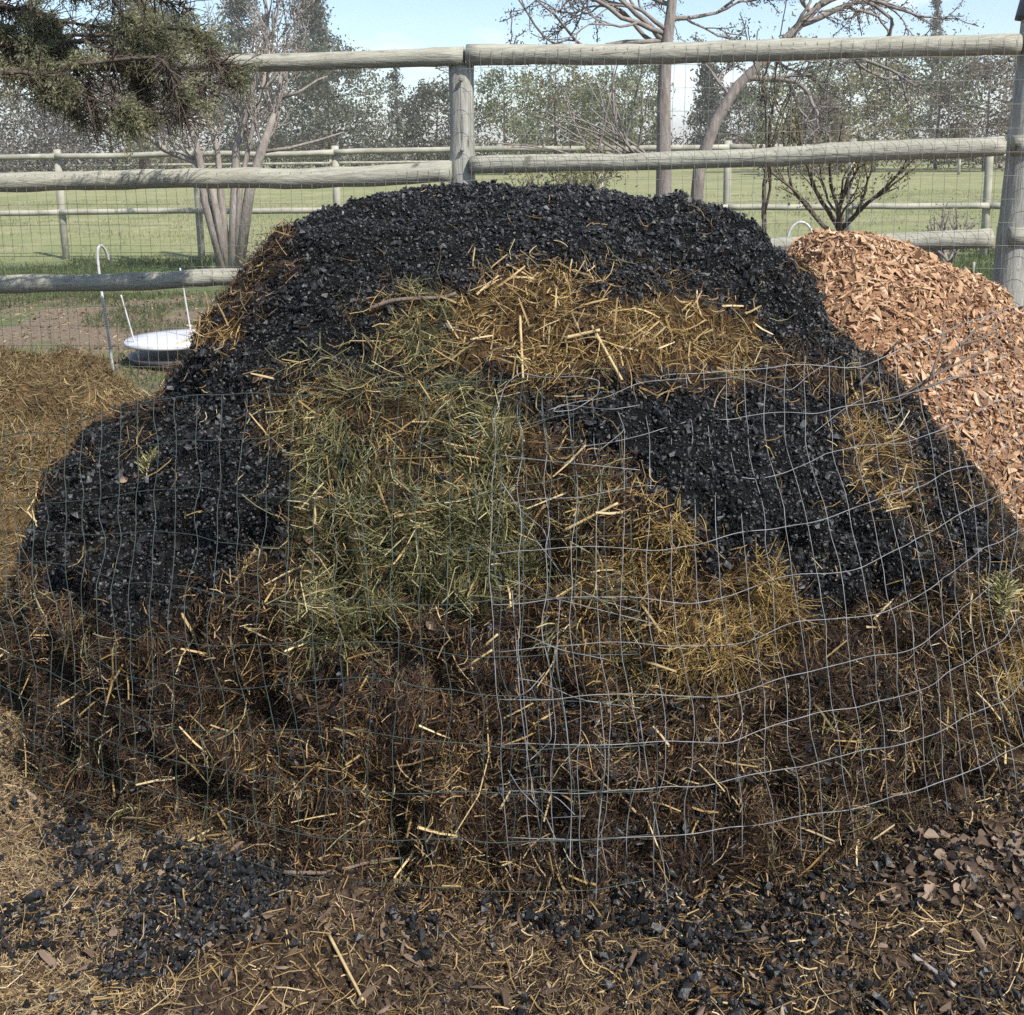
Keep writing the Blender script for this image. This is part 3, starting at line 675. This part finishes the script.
# ------------------------------------------------------------------ trees
def grow(mb, p, d, L, r, depth, spread=.6, kids=3, tips=None, upb=.12, wig=.18, minr=.004, sides=6):
    n = 7; pts = [p]; dd = d
    for i in range(n):
        dd = unit(dd + rng.normal(0, wig, 3) * .6 + np.array([0, 0, upb]) * .5); pts.append(pts[-1] + dd * L / n)
    pts = np.array(pts); mb.tube(pts, np.linspace(r, max(r * .55, minr), n + 1), sides, True, rng.random())
    if depth <= 0:
        if tips is not None: tips.extend(pts[2:])
        return
    if tips is not None and depth == 1: tips.extend(pts[4:])
    for k in range(kids):
        f = n if k == 0 else int(rng.integers(2, n)); dv = unit(pts[min(f, n)] - pts[max(f - 1, 0)])
        side = unit(np.cross(dv, rand_dirs(1)[0])); a = spread * U(.5, 1.2) * (.6 if k == 0 else 1)
        grow(mb, pts[f], unit(dv * math.cos(a) + side * math.sin(a)), L * U(.55, .8), max(r * U(.45, .62), minr), depth - 1, spread, kids, tips, upb, wig, minr, max(4, sides - 1))
def leaves(name, mat, parent, centres, per, rad, size, flat=1.0, cl=.25):
    c = np.repeat(np.asarray(centres), per, 0); n = len(c)
    off = rng.normal(0, 1, (n, 3)) * rad * np.array([1, 1, flat]); P = c + off; D = rand_dirs(n)
    tint = np.clip(rng.beta(2, 2, n) + np.repeat(rng.normal(0, cl, len(centres)), per), 0, 1)
    V, F4, mm = strands(P, D, rand_dirs(n), size * U(.6, 1.6, n), size * U(.35, .8, n), .2, 1, 2)
    mb = MB(); mb.add(V, F4, None, np.repeat(tint, mm)); return mb.build(name, mat, parent)
def pic_h(px, ytop, d):
    yh = 158 - 12 * px / 1024; return 1.5 + (yh - ytop) / F * d
def evergreen(name, label, cat, px, d, ytop, hw, shape, mat, nclump, per, group=None, barkm=None, low=.06):
    d = d * 2.4
    b = gp(px, d); Ht = pic_h(px, ytop, d); Rw = hw / F * d; root = empty(name, b); tag(root, label, cat, group)
    mb = MB(); t = np.linspace(0, 1, 8); tr = b + np.stack([fbm(np.stack([t * 3 + px, t, t], -1), 1, 5) * .04 * Ht * .3, t * 0, t * Ht * .97], -1)
    mb.tube(tr, np.linspace(.013 * Ht + .03, .01, 8), 7)
    hts = rng.random(nclump) ** .85 * (1 - low) + low
    if shape == 'spire': prof = (1 - hts) ** .8 * (.75 + .25 * np.sin(hts * 38 + px))
    elif shape == 'round': prof = np.clip(1 - ((hts - .42) / .6) ** 2, 0.02, 1) ** .5
    else: prof = np.clip(1 - ((hts - .55) / .52) ** 2, 0.03, 1) ** .6
    az = U(0, 2 * np.pi, nclump); rr = Rw * prof * U(.35, 1, nclump) ** .6 * (1 + .28 * fbm(np.stack([np.cos(az) * 2, np.sin(az) * 2, hts * 5 + px], -1), 1, 9))
    ctr = np.stack([np.interp(hts, t, tr[:, 0]) + rr * np.cos(az), b[1] + rr * np.sin(az), hts * Ht], -1)
    for k in range(0, nclump, 3):
        h0 = max(hts[k] - .06, 0.02) * Ht; p0 = np.array([np.interp(h0 / Ht, t, tr[:, 0]), b[1], h0]); mb.tube(np.array([p0, (p0 + ctr[k]) / 2 + [0, 0, .03 * Ht * .3], ctr[k]]), [.0035 * Ht, .0025 * Ht, .004], 4)
    mb.build('trunk', barkm or BARK_DARK, root, True)
    px_m = d / F
    leaves('crown', mat, root, ctr, per, Rw * (.12 if shape != 'loose' else .13) + .03, px_m * 2.6, .75)
    return root
GB = 'trees in the wood beyond the pasture'
E = evergreen
E('conifer_tree', 'tall thin topped conifer, the narrower of the two grey spires on the left', 'tree', 318, 40, -34, 40, 'spire', FOL_DARK, 300, 40)
E('conifer_tree', 'tall sparse grey conifer left of the narrow spire', 'tree', 246, 37, -40, 46, 'spire', FOL_DARK, 240, 36)
E('conifer_tree', 'short pointed conifer between the two tall grey spires', 'tree', 272, 34, 22, 24, 'spire', FOL_BROWN, 80, 24)
E('juniper_tree', 'big rounded dark juniper in front of the narrow conifer spire', 'tree', 330, 30, 56, 66, 'round', FOL_DARK, 240, 48)
E('juniper_tree', 'dark rounded juniper just left of the near fence post', 'tree', 438, 32, 90, 40, 'round', FOL_DARK, 150, 44)
E('conifer_tree', 'thin ragged conifer between the two dark round junipers', 'tree', 398, 34, 58, 22, 'spire', FOL_GREY, 60, 20)
E('woodland_tree', 'pale grey rounded tree at the far left edge', 'tree', 16, 21, 96, 62, 'round', FOL_GREY, 170, 44, None, BARK_GREY)
E('woodland_tree', 'brown leafed tree behind the drooping juniper bough', 'tree', 112, 27, 84, 66, 'round', FOL_BROWN, 170, 44)
E('juniper_tree', 'dark juniper behind the many stemmed shrub tree', 'tree', 196, 30, 40, 50, 'round', FOL_DARK, 190, 44)
E('juniper_tree', 'upright dark juniper showing above the left end of the top rail', 'tree', 142, 24, -60, 46, 'loose', FOL_DARK, 150, 44)
lab = 'loose crowned olive tree beyond the pasture, right of the near fence post'
for (px, d, yt, hw, sh, mt, nc) in ((505, 29, 76, 38, 'loose', FOL_OLIVE, 82), (556, 31, 66, 42, 'loose', FOL_YEL, 82), (612, 30, 74, 38, 'loose', FOL_OLIVE, 82), (640, 34, 64, 28, 'loose', FOL_OLIVE, 90),
                                    (790, 28, 74, 50, 'loose', FOL_OLIVE, 100), (842, 30, 62, 46, 'loose', FOL_OLIVE, 100), (874, 27, 66, 44, 'loose', FOL_YEL, 100), (936, 29, 48, 48, 'loose', FOL_OLIVE, 150), (1045, 28, 46, 52, 'loose', FOL_OLIVE, 150), (574, 36, 92, 60, 'round', FOL_OLIVE, 140)):
    E('woodland_tree', lab, 'tree', px, d, yt, hw, sh, mt, nc, 44, GB)
E('conifer_tree', 'dark pointed tree right of the straight grey trunk', 'tree', 706, 35, 68, 32, 'spire', FOL_DARK, 130, 40)
E('conifer_tree', 'dull green pointed tree left of the leaning trunk', 'tree', 738, 37, 90, 30, 'round', FOL_GREY, 100, 40)
E('woodland_tree', 'reddish brown tree behind the mesh near the right fence post', 'tree', 985, 26, 60, 44, 'loose', FOL_BROWN, 140, 44)
E('woodland_tree', 'brown bush under the leaning trunk beyond the pasture', 'tree', 812, 25, 104, 36, 'round', FOL_BROWN, 110, 44)
E('conifer_tree', 'slim distant conifer tip showing above the top rail at right', 'tree', 928, 60, 4, 15, 'spire', FOL_GREY, 90, 26)
# low brown thicket along the foot of the wood
n = 420; xs = U(-60, 60, n); c = np.stack([xs, 88 + U(-3, 3, n), U(.1, 2.6, n)], -1)
o = leaves('undergrowth', FOL_BROWN, None, c, 60, .8, .22, .6); tag(o, 'low brown thicket along the foot of the distant wood', 'undergrowth', kind='stuff')

def bare(name, label, px, d, build, mat, budmat=None, bud=.02, per=3, brad=.06):
    b = gp(px, d); root = empty(name, b); tag(root, label, 'tree'); mb = MB(); tips = []
    build(mb, b, tips); mb.build('trunk', mat, root, True)
    if budmat and tips: leaves('crown', budmat, root, np.array(tips), per, brad, bud)
def b1(mb, b, tips):        # straight trunk with spreading limbs
    pts = [b + [0, 0, -.1], at_y(664, 150, 9.0), at_y(664, 100, 9.0), at_y(666, 55, 9.0), at_y(671, 10, 9.0), at_y(678, -60, 9.05), at_y(684, -140, 9.1)]
    mb.tube(np.array(pts), [.075, .066, .06, .052, .044, .036, .02], 9, True, .5, .006)
    for (p, q, L, r) in (((665, 42), (-.9, .1, .45), 1.0, .028), ((668, 30), (-.7, -.3, .5), .8, .022), ((669, 22), (.8, .2, .6), .9, .024), ((666, 48), (-1, .2, .25), 1.2, .024), ((676, -30), (-.5, .1, .8), .9, .02), ((675, -20), (.6, -.1, .8), .8, .02), ((672, 5), (-.8, .3, .5), 1.1, .024), ((665, 40), (-1, .1, .12), 1.9, .026), ((667, 34), (-1, -.2, .3), 1.7, .024)):
        grow(mb, at_y(*p, 9.02), unit(np.array(q)), L * .62, r, 3, .7, 3, tips, .05, .3, .0045)
bare('bare_tree', 'straight trunked bare tree rising behind the middle of the heap', 665, 9.0, b1, BARK_PINK, FOL_GREY, .016, 5, .02)
def b2(mb, b, tips):        # leaning trunk curving up to the right
    c = [(688, 215), (700, 165), (716, 120), (738, 85), (770, 55), (800, 25), (830, -5), (862, -40)]
    pts = np.array([at_y(x, y, 10.0) for x, y in c]); pts[0, 2] = -.1
    mb.tube(pts, [.07, .058, .055, .052, .048, .04, .032, .018], 9, True, .5, .008)
    for (p, q, L, r) in (((800, 25), (1, .1, .2), 1.2, .035), ((820, 5), (1, -.1, .25), 1.2, .035), ((760, 62), (.6, .2, .6), .9, .03), ((745, 80), (1, -.2, .15), 1.1, .035), ((785, 40), (.9, .2, -.05), 1.2, .035), ((730, 100), (-.3, .2, .7), .6, .02), ((812, 15), (-.4, .1, .9), .8, .025), ((840, -15), (.8, .1, .1), 1.3, .03), ((790, 35), (.3, .1, .9), .8, .02)):
        grow(mb, at_y(*p, 10.0), unit(np.array(q)), L * .62, r, 3, .6, 3, tips, -.02, .32, .005)
bare('bare_tree', 'leaning bare tree arching up to the right behind the top rail', 690, 10.0, b2, BARK_PINK, FOL_GREY, .018, 5, .022)
def b3(mb, b, tips):        # many stemmed shrub tree
    d = b[1]
    for c, r in (([(226, 268), (205, 200), (200, 160), (190, 120), (180, 80)], .06), ([(228, 268), (222, 205), (218, 150), (205, 110), (200, 60)], .05), ([(232, 268), (235, 200), (236, 150), (246, 110), (258, 70), (268, 20)], .06),
                 ([(236, 268), (250, 190), (262, 150), (274, 115), (282, 75), (286, 50)], .065), ([(234, 268), (240, 190), (250, 140), (262, 90), (272, 40)], .04), ([(228, 268), (212, 190), (196, 162), (165, 150), (140, 130), (128, 118)], .045)):
        pts = np.array([at_y(x, y, d + .1 * i * U(-1, 1)) for i, (x, y) in enumerate(c)]); pts[0, 2] = -.05
        mb.tube(pts, np.linspace(r * 1.25, r * .3, len(pts)), 7, True, .5, .008)
        for i in range(2, len(pts)):
            for _ in range(3):
                dv = unit(pts[i] - pts[i - 1]); s_ = unit(np.cross(dv, rand_dirs(1)[0])); grow(mb, pts[i], unit(dv + s_ * .6), U(.35, .6), .013, 2, .5, 3, tips, .12, .2, .005, 5)
    for c in ([(262, 152), (290, 148), (320, 140), (344, 132)], [(280, 98), (300, 92), (318, 80), (328, 76)]):
        mb.tube(np.array([at_y(x, y, d) for x, y in c]), [.028, .022, .016, .008], 6)
bare('shrub_tree', 'many stemmed leafless shrub tree fanning up behind the left rails', 229, 13.0, b3, BARK_GREY, FOL_WHITE, .030, 1, .03)
def sapling(h, r, kids, sp):
    def f(mb, b, tips):
        mb.tube(np.array([b + [0, 0, -.1], b + [.02, 0, h * .5], b + [0, 0, h]]), [r, r * .85, r * .7], 7, True, .5, .003)
        for k in range(kids):
            a = U(0, 6.3); grow(mb, b + [0, 0, h * U(.75, 1)], unit(np.array([math.cos(a) * sp, math.sin(a) * sp, .8])), h * U(.5, .8), r * .55, 2, .5, 3, tips, .1, .2, .004, 5)
    return f
bare('sapling', 'thin bare sapling, the slimmer of two just right of the charcoal', 765, 8.5, sapling(1.2, .024, 3, .25), BARK_DARK, FOL_OLIVE, .025, 3, .07)
bare('sapling', 'forked young tree above the crest of the wood chips', 843, 8.6, sapling(.95, .045, 5, .8), BARK_DARK, FOL_YEL, .024, 4, .05)
bare('sapling', 'bare branching bush left of the right fence post', 955, 9.5, sapling(.45, .04, 8, .8), BARK_PINK, FOL_WHITE, .02, 1, .06)
bare('sapling', 'small twiggy bush beside the many stemmed shrub tree', 262, 10.5, sapling(.3, .02, 7, .6), BARK_PINK, FOL_BROWN, .025, 2, .07)
bare('sapling', 'slim leafing saplings behind the middle rail right of the near post', 520, 10.5, sapling(.5, .02, 9, .5), BARK_DARK, FOL_OLIVE, .03, 3, .09)
bare('sapling', 'whippy young tree between the near post and the straight trunk', 570, 11.0, sapling(.7, .022, 9, .4), BARK_DARK, FOL_YEL, .03, 3, .09)
def b4(mb, b, tips):        # cut brush
    for k in range(16):
        x = U(585, 650); grow(mb, at_y(x, 158, 12.5), unit(np.array([U(-1, .4), U(-.3, .3), U(.1, .55)])), U(.5, .9), .018, 1, .4, 2, None, .02, .12, .006, 5)
bare('brush_heap', 'heap of cut bare branches lying behind the middle rail', 625, 12.5, b4, BARK_PINK)

# drooping juniper bough at the top left (its trunk stands just outside the picture)
jb = np.array([-3.35, 4.15, 0]); jun = empty('juniper_tree', jb); tag(jun, 'near juniper whose drooping green boughs hang over the left end of the top rail', 'tree')
mb = MB(); mb.tube(np.array([jb + [0, 0, -.2], jb + [.03, 0, 1.2], jb + [-.02, .05, 2.6], jb + [0, .05, 4.2]]), [.16, .13, .10, .05], 10, True, .5, .01)
BOUGH = [[(0, 40), (60, 60), (120, 75), (180, 88), (238, 78)], [(0, 10), (60, 20), (120, 30), (190, 40), (225, 55)], [(0, 60), (40, 80), (75, 105), (100, 122)], [(20, 70), (70, 85), (115, 110), (130, 125)], [(0, -20), (70, -15), (140, -5), (190, 10)], [(60, 50), (110, 85), (150, 110), (165, 118)], [(120, -30), (150, 10), (165, 50), (185, 95)], [(0, 25), (20, 45), (35, 75), (45, 100)], [(-20, -40), (40, -40), (120, -40), (200, -30)], [(80, 40), (140, 60), (190, 70), (215, 95)], [(30, 5), (60, 40), (85, 80), (95, 112)], [(120, 40), (135, 75), (140, 110)], [(-10, 0), (30, 20), (60, 60), (70, 95)], [(160, 60), (185, 100), (190, 118)], [(100, -20), (125, 20), (145, 60)], [(190, 30), (215, 60), (240, 70)]]
PT, TD = [], []
for L in BOUGH:
    y = 4.25 + U(-.28, .28); p = np.array([at_y(a, b, y + .03 * i) for i, (a, b) in enumerate(L)]); st = jb + np.array([0, 0, max(p[0, 2] - .1, .5)])
    full = np.concatenate([[st, st * .4 + p[0] * .6], p]); k = np.linspace(0, len(full) - 1, 40); full = np.stack([np.interp(k, range(len(full)), full[:, i]) for i in range(3)], -1)
    full[1:-1] += fbm(full[1:-1] * 3, .4, 201)[:, None] * .02
    mb.tube(full, np.linspace(.012, .003, 40), 6)
    for i in range(10, 40):
        for _ in range(8):
            dv = unit(full[min(i + 1, 39)] - full[i - 1]); d = unit(dv * .5 + rand_dirs(1)[0] * 1.0 + np.array([0, 0, -.25])); l = U(.03, .15)
            q = full[i] + d * l; mb.tube(np.array([full[i], full[i] * .5 + q * .5 + [0, 0, .006], q]), [.0028, .0022, .001], 3, False)
            for t in np.linspace(.15, 1, 9): PT.append(full[i] + (q - full[i]) * t); TD.append(d)
mb.build('trunk', BARK_DARK, jun, True)
PT, TD = np.array(PT), np.array(TD); hole = (fbm(PT, .12, 211) < .12); PT, TD = PT[~hole], TD[~hole]; rep = 6; Pq = np.repeat(PT, rep, 0); n = len(Pq)
D = unit(np.repeat(TD, rep, 0) + rng.normal(0, .9, (n, 3))); V, F4, mm = strands(Pq + rng.normal(0, .010, (n, 3)) + D * .006, D, rand_dirs(n), U(.008, .019, n), U(.0028, .0055, n), .15, 1, 2)
tn = np.clip(rng.beta(1.8, 2.6, n) + np.repeat(vnoise(PT, .12, 215) * .28, rep), 0, 1)
mb = MB(); mb.add(V, F4, None, np.repeat(tn, mm)); mb.build('crown', JUNI, jun)

# ------------------------------------------------------------------ small things beyond the fence
tb = gp(166, 7.45); tub = empty('water_tub', tb); tag(tub, 'low dark tub with a round white lid on the mulch behind the rails', 'tub')
def lathe(prof, n=48):
    prof = np.array(prof, float); th = np.linspace(0, 2 * np.pi, n, endpoint=False)
    V = np.stack([prof[:, :1] * np.cos(th), prof[:, :1] * np.sin(th), prof[:, 1:] + 0 * th], -1).reshape(-1, 3); return V, gridfaces(len(prof), n)
V, q = lathe([(.001, 0), (.26, 0), (.285, .10), (.30, .175), (.27, .175), (.001, .17)]); mk('tub_body', V * [1.22, 1.22, .38] + tb, [q], DARKP, tub, None, True)
V, q = lathe([(.001, .185), (.31, .18), (.315, .195), (.31, .212), (.20, .222), (.001, .226)]); mk('lid', V * [1.22, 1.22, .85] + tb, [q], WHITEP, tub, None, True)
def rod(name, label, cat, pts, r, mat):
    mb = MB(); p = np.array(pts, float); k = np.linspace(0, len(p) - 1, 24); p = np.stack([np.interp(k, range(len(p)), p[:, i]) for i in range(3)], -1)
    for _ in range(3): p[1:-1] = (p[:-2] + 2 * p[1:-1] + p[2:]) / 4
    mb.tube(p, r, 7); return tag(mb.build(name, mat, None, True), label, cat)
rod('garden_hoop', 'tall thin white plastic rod with a hooked top standing behind the left rails', 'hoop', [at_y(115, 385, 5.6) * [1, 1, 0], at_y(112, 355, 5.6), at_y(104, 310, 5.6), at_y(98, 265, 5.6), at_y(97, 248, 5.6), at_y(101, 244, 5.62), at_y(106, 250, 5.66), at_y(109, 262, 5.7)], .0075, WHITEP)
rod('marker_stake', 'thin pale stake on the mulch between the hoop and the tub', 'stake', [gp(125, 7.3), at_y(121, 295, 7.2)], .006, WHITEP)
rod('marker_stake', 'thin pale stake standing behind the white lid', 'stake', [gp(182, 7.4), at_y(180, 268, 7.4)], .006, WHITEP)
rod('garden_hoop', 'low white arched hoop between the saplings over the wood chips', 'hoop', [gp(783, 7.2), at_y(786, 238, 7.2), at_y(792, 226, 7.2), at_y(800, 221, 7.2), at_y(808, 224, 7.2), at_y(815, 236, 7.2), gp(818, 7.2)], .009, WHITEP)
rod('pipe', 'slanting white pipe beyond the right fence post', 'pipe', [at_y(1010, 212, 6.5), at_y(1040, 235, 6.0), gp(1060, 5.8)], .011, WHITEP)
rod('marker_stake', 'thin pale stake between the wood chips and the right post', 'stake', [gp(975, 6.0), at_y(974, 262, 6.0)], .008, FARRAIL)
V, q = lathe([(.001, .20), (.06, .20), (.075, .12), (.095, .02), (.098, 0), (.085, .0), (.05, .10), (.001, .15)])
pot = on_fence(1021, 19); mk_ = mk('upturned_pot', V + np.array([B[0] + .03, B[1], pot[2]]), [q], DARKP, None, None, True); tag(mk_, 'dark upturned pot capping the right fence post', 'pot')

# ------------------------------------------------------------------ single stalks, sprigs, leaves and sticks
def stalk(name, label, cat, pxs, r, mat, off=.012, taper=.8):
    P_ = np.array(pxs, float); k = np.linspace(0, len(P_) - 1, 12); pts = np.array([hit(np.interp(a, range(len(P_)), P_[:, 0]), np.interp(a, range(len(P_)), P_[:, 1]), off) for a in k])
    lin = pts[0] + (pts[-1] - pts[0]) * np.linspace(0, 1, 12)[:, None]; pts = pts * .35 + lin * .65 if len(P_) == 2 else pts
    for _ in range(2): pts[1:-1] = (pts[:-2] + 2 * pts[1:-1] + pts[2:]) / 4
    mb = MB(); mb.tube(pts, np.linspace(r, r * taper, 12), 7, True, .85); return tag(mb.build(name, mat, None, True), label, cat)
stalk('straw_stalk', 'long golden stalk lying on the earth in front of the spilled charcoal', 'straw stalk', [(329, 935), (363, 1000)], .0032, STRAW)
stalk('straw_stalk', 'bright stalk standing on end in the straw ledge below the charcoal cap', 'straw stalk', [(520, 316), (523, 378)], .0036, STRAW, .03)
stalk('straw_stalk', 'thick pale stalk lying across the netting join in the middle of the heap', 'straw stalk', [(563, 531), (618, 503)], .0036, STRAW, .03)
stalk('straw_stalk', 'thick split stalk leaning on the right end of the straw ledge', 'straw stalk', [(592, 326), (622, 380)], .004, STRAW, .03)
stalk('straw_stalk', 'flat pale stalk lying level at the right of the straw ledge', 'straw stalk', [(565, 338), (600, 330)], .005, STRAW, .03)
stalk('straw_stalk', 'pale stalk slanting at the lower left foot of the heap', 'straw stalk', [(187, 842), (213, 828)], .0033, STRAW)
for a, b in (((450, 676), (498, 634)), ((456, 674), (492, 650))):
    stalk('straw_stalk', 'one of two crossed stalks lying in the dark hay at the heap centre', 'straw stalk', [a, b], .003, STRAW, .03)['group'] = 'crossed stalks at the heap centre'
stalk('stick', 'crooked twig lying along the top of the green hay on the ledge', 'stick', [(372, 308), (390, 300), (420, 298), (445, 298), (456, 293)], .006, TWIG, .035)
stalk('stick', 'long thin twig on the earth at the foot of the green netting', 'stick', [(284, 872), (330, 874), (380, 858), (440, 858)], .0042, TWIG, .02, .5)
stalk('stick', 'short grey stick on the earth at lower right', 'stick', [(912, 955), (955, 986)], .005, BARK_GREY)
stalk('stick', 'dark twig poking out of the foot of the wood chips beside the charcoal', 'stick', [(860, 385), (880, 360), (900, 340)], .005, BARK_DARK, .2, .5)
mb = MB(); b = at_y(905, 400, 3.0)
for q in ([(895, 402), (930, 380), (960, 345), (985, 320), (995, 300)], [(930, 380), (940, 350), (945, 320)], [(900, 396), (940, 372), (985, 350), (1015, 330)], [(960, 345), (985, 338), (1005, 318)], [(915, 392), (950, 378), (1000, 372)]):
    pts = np.array([at_y(x, y, 2.95 + .05 * i) for i, (x, y) in enumerate(q)]); mb.tube(pts, np.linspace(.005, .0022, len(pts)), 6)
tag(mb.build('dead_branch', TWIG, None, True), 'forked dead twig branch propped against the wood chips at right', 'branch')
def sprig(label, px, py, spread, n, mat, dv):
    c = hit(px, py, .03); mb = MB(); D0 = unit(np.array(dv)); S = []
    q = c + D0 * spread; mb.tube(np.array([c - D0 * spread, c, q]), [.003, .0025, .001], 5)
    root = tag(mb.build('evergreen_sprig', TWIG, None, True), label, 'sprig')
    t = U(-1, 1, n); P = c + D0 * (t * spread)[:, None] + rng.normal(0, .006, (n, 3)); side = unit(np.cross(D0, rand_dirs(n))); side[:, 1] = -np.abs(side[:, 1]) * .4
    D = unit(D0 * .7 + side); L = U(.02, .055, n) * (1.1 - np.abs(t)); V, F4, mm = strands(P + D * (L / 2)[:, None], D, rand_dirs(n), L, U(.0025, .005, n), .2, 2, 2)
    m2 = MB(); m2.add(V, F4, None, np.repeat(U(.35, 1, n), mm)); m2.build('needles', mat, root)
sprig('green feathery sprig lying on the left charcoal slope', 152, 470, .055, 420, HAYGREEN, (.15, .25, .9))
sprig('yellow green sprig stuck in the netting at the right edge of the heap', 1001, 597, .055, 420, HAYGREEN, (.1, .3, .9))
# dead leaves
def leaf_mesh(seed):
    r = np.random.default_rng(seed); nu, nv = 9, 5; u = np.linspace(0, 1, nu); v = np.linspace(-1, 1, nv); Uu, Vv = np.meshgrid(u, v, indexing='ij')
    wid = np.sin(np.pi * Uu ** .8) * .34 * (1 + .05 * np.sin(Uu * 17 + seed)); z = .22 * (Vv * wid / .3) ** 2 * r.uniform(.3, 1.4) + .25 * (Uu - .5) ** 2 * r.uniform(-1, 1.5) + .03 * r.normal(size=Uu.shape)
    V = np.stack([Uu - .5, Vv * wid, z], -1).reshape(-1, 3); q = gridfaces(nu, nv, False)
    V = np.concatenate([V, V - [0, 0, .012]]); q = np.concatenate([q, q[:, ::-1] + nu * nv]); return V, q
LM = []
for i in range(6):
    V, q = leaf_mesh(i); o = mk('dead_leaf', V, [q], LEAF, None, {'tint': np.full(len(V), [.2, .4, .55, .7, .3, .8][i])}, True); LM.append(o)
first = set()
def put_leaf(px, py, s, label, group):
    i = int(rng.integers(0, 6)); o = LM[i]
    if i in first: o = o.copy(); C.objects.link(o)
    first.add(i)
    p = hit(px, py, .012); o.location = p; o.scale = (s, s, s); o.rotation_euler = (U(-.7, .7) + .3, U(-.7, .7), U(0, 6.3)); tag(o, label, 'leaf', group)
for _ in range(120):
    x, y = U(885, 1024), U(828, 905)
    put_leaf(x, y, U(.025, .048), 'curled grey brown leaf in the drift of leaves at the right foot of the heap', 'leaves drifted at the right foot of the heap')
for x, y in ((322, 548), (300, 555), (310, 540), (315, 560), (320, 655), (430, 625), (120, 480), (135, 478), (345, 640), (640, 895), (650, 905), (625, 915), (765, 815), (500, 880), (770, 930), (610, 970), (110, 930), (760, 600), (700, 620), (455, 905), (930, 700), (300, 700), (560, 470), (590, 545), (240, 430)):
    put_leaf(x + U(-4, 4), y + U(-4, 4), U(.02, .038), 'single dry leaf lying loose on the heap or the earth before it', 'loose dry leaves')

# ------------------------------------------------------------------ light
SUN_EL, SUN_AZ = R(48), math.atan2(.62, -.72)          # azimuth from +Y towards +X: behind the camera, to the right
sd = np.array([math.sin(SUN_AZ) * math.cos(SUN_EL), math.cos(SUN_AZ) * math.cos(SUN_EL), math.sin(SUN_EL)])
ld = bpy.data.lights.new('sun', 'SUN'); ld.energy = 4.0; ld.angle = R(.6); ld.color = (1, .95, .87)
lo = bpy.data.objects.new('sun', ld); C.objects.link(lo); lo.rotation_euler = Vector(sd).to_track_quat('Z', 'Y').to_euler()
wd = bpy.data.worlds.new('World'); scene.world = wd; wd.use_nodes = True; nt = wd.node_tree
bg = nt.nodes['Background']; sky = nt.nodes.new('ShaderNodeTexSky'); sky.sky_type = 'NISHITA'; sky.sun_disc = False
sky.sun_elevation = SUN_EL; sky.sun_rotation = SUN_AZ; sky.air_density = 1.0; sky.dust_density = .15; sky.ozone_density = 2.2
tc = nt.nodes.new('ShaderNodeTexCoord'); mp = nt.nodes.new('ShaderNodeMapping'); mp.inputs['Scale'].default_value = (1.6, 1.6, 5)
mp.inputs['Location'].default_value = (.35, .1, .2)
nz = nt.nodes.new('ShaderNodeTexNoise'); nz.inputs['Scale'].default_value = 2.2; nz.inputs['Detail'].default_value = 6; nz.inputs['Roughness'].default_value = .55
rp = nt.nodes.new('ShaderNodeValToRGB'); rp.color_ramp.elements[0].position = .53; rp.color_ramp.elements[1].position = .74
mx = nt.nodes.new('ShaderNodeMix'); mx.data_type = 'RGBA'
L_ = nt.links.new; L_(tc.outputs['Generated'], mp.inputs[0]); L_(mp.outputs[0], nz.inputs['Vector']); L_(nz.outputs['Fac'], rp.inputs[0])
L_(rp.outputs[0], mx.inputs[0]); L_(sky.outputs[0], mx.inputs[6]); mx.inputs[7].default_value = (9, 9.2, 9.6, 1); L_(mx.outputs[2], bg.inputs[0])
bg.inputs[1].default_value = .10
scene.view_settings.view_transform = 'Standard'; scene.view_settings.look = 'None'; scene.view_settings.exposure = .9; scene.view_settings.gamma = 1
scene.render.engine = 'CYCLES'; scene.cycles.max_bounces = 6; scene.cycles.use_denoising = False

# thin haze volume added to give the background a pale, flare-like veil
hz = bpy.data.materials.new('haze'); hz.use_nodes = True; hn = hz.node_tree; hn.nodes.remove(hn.nodes['Principled BSDF'])
pv = hn.nodes.new('ShaderNodeVolumePrincipled'); pv.inputs['Color'].default_value = (1, .98, .95, 1); pv.inputs['Density'].default_value = .0011; pv.inputs['Anisotropy'].default_value = .2
hn.links.new(pv.outputs[0], hn.nodes['Material Output'].inputs['Volume'])
mb = MB(); a, b = np.array([-1000, -100, -1.2]), np.array([1000, 1600, 34.0])
mb.add(np.array([[x, y, z] for z in (a[2], b[2]) for x, y in ((a[0], a[1]), (b[0], a[1]), (b[0], b[1]), (a[0], b[1]))]), [[3, 2, 1, 0], [4, 5, 6, 7], [0, 1, 5, 4], [1, 2, 6, 5], [2, 3, 7, 6], [3, 0, 4, 7]])
tag(mb.build('haze', hz), 'thin pale haze volume added to veil the distant wood', 'haze', kind='stuff')
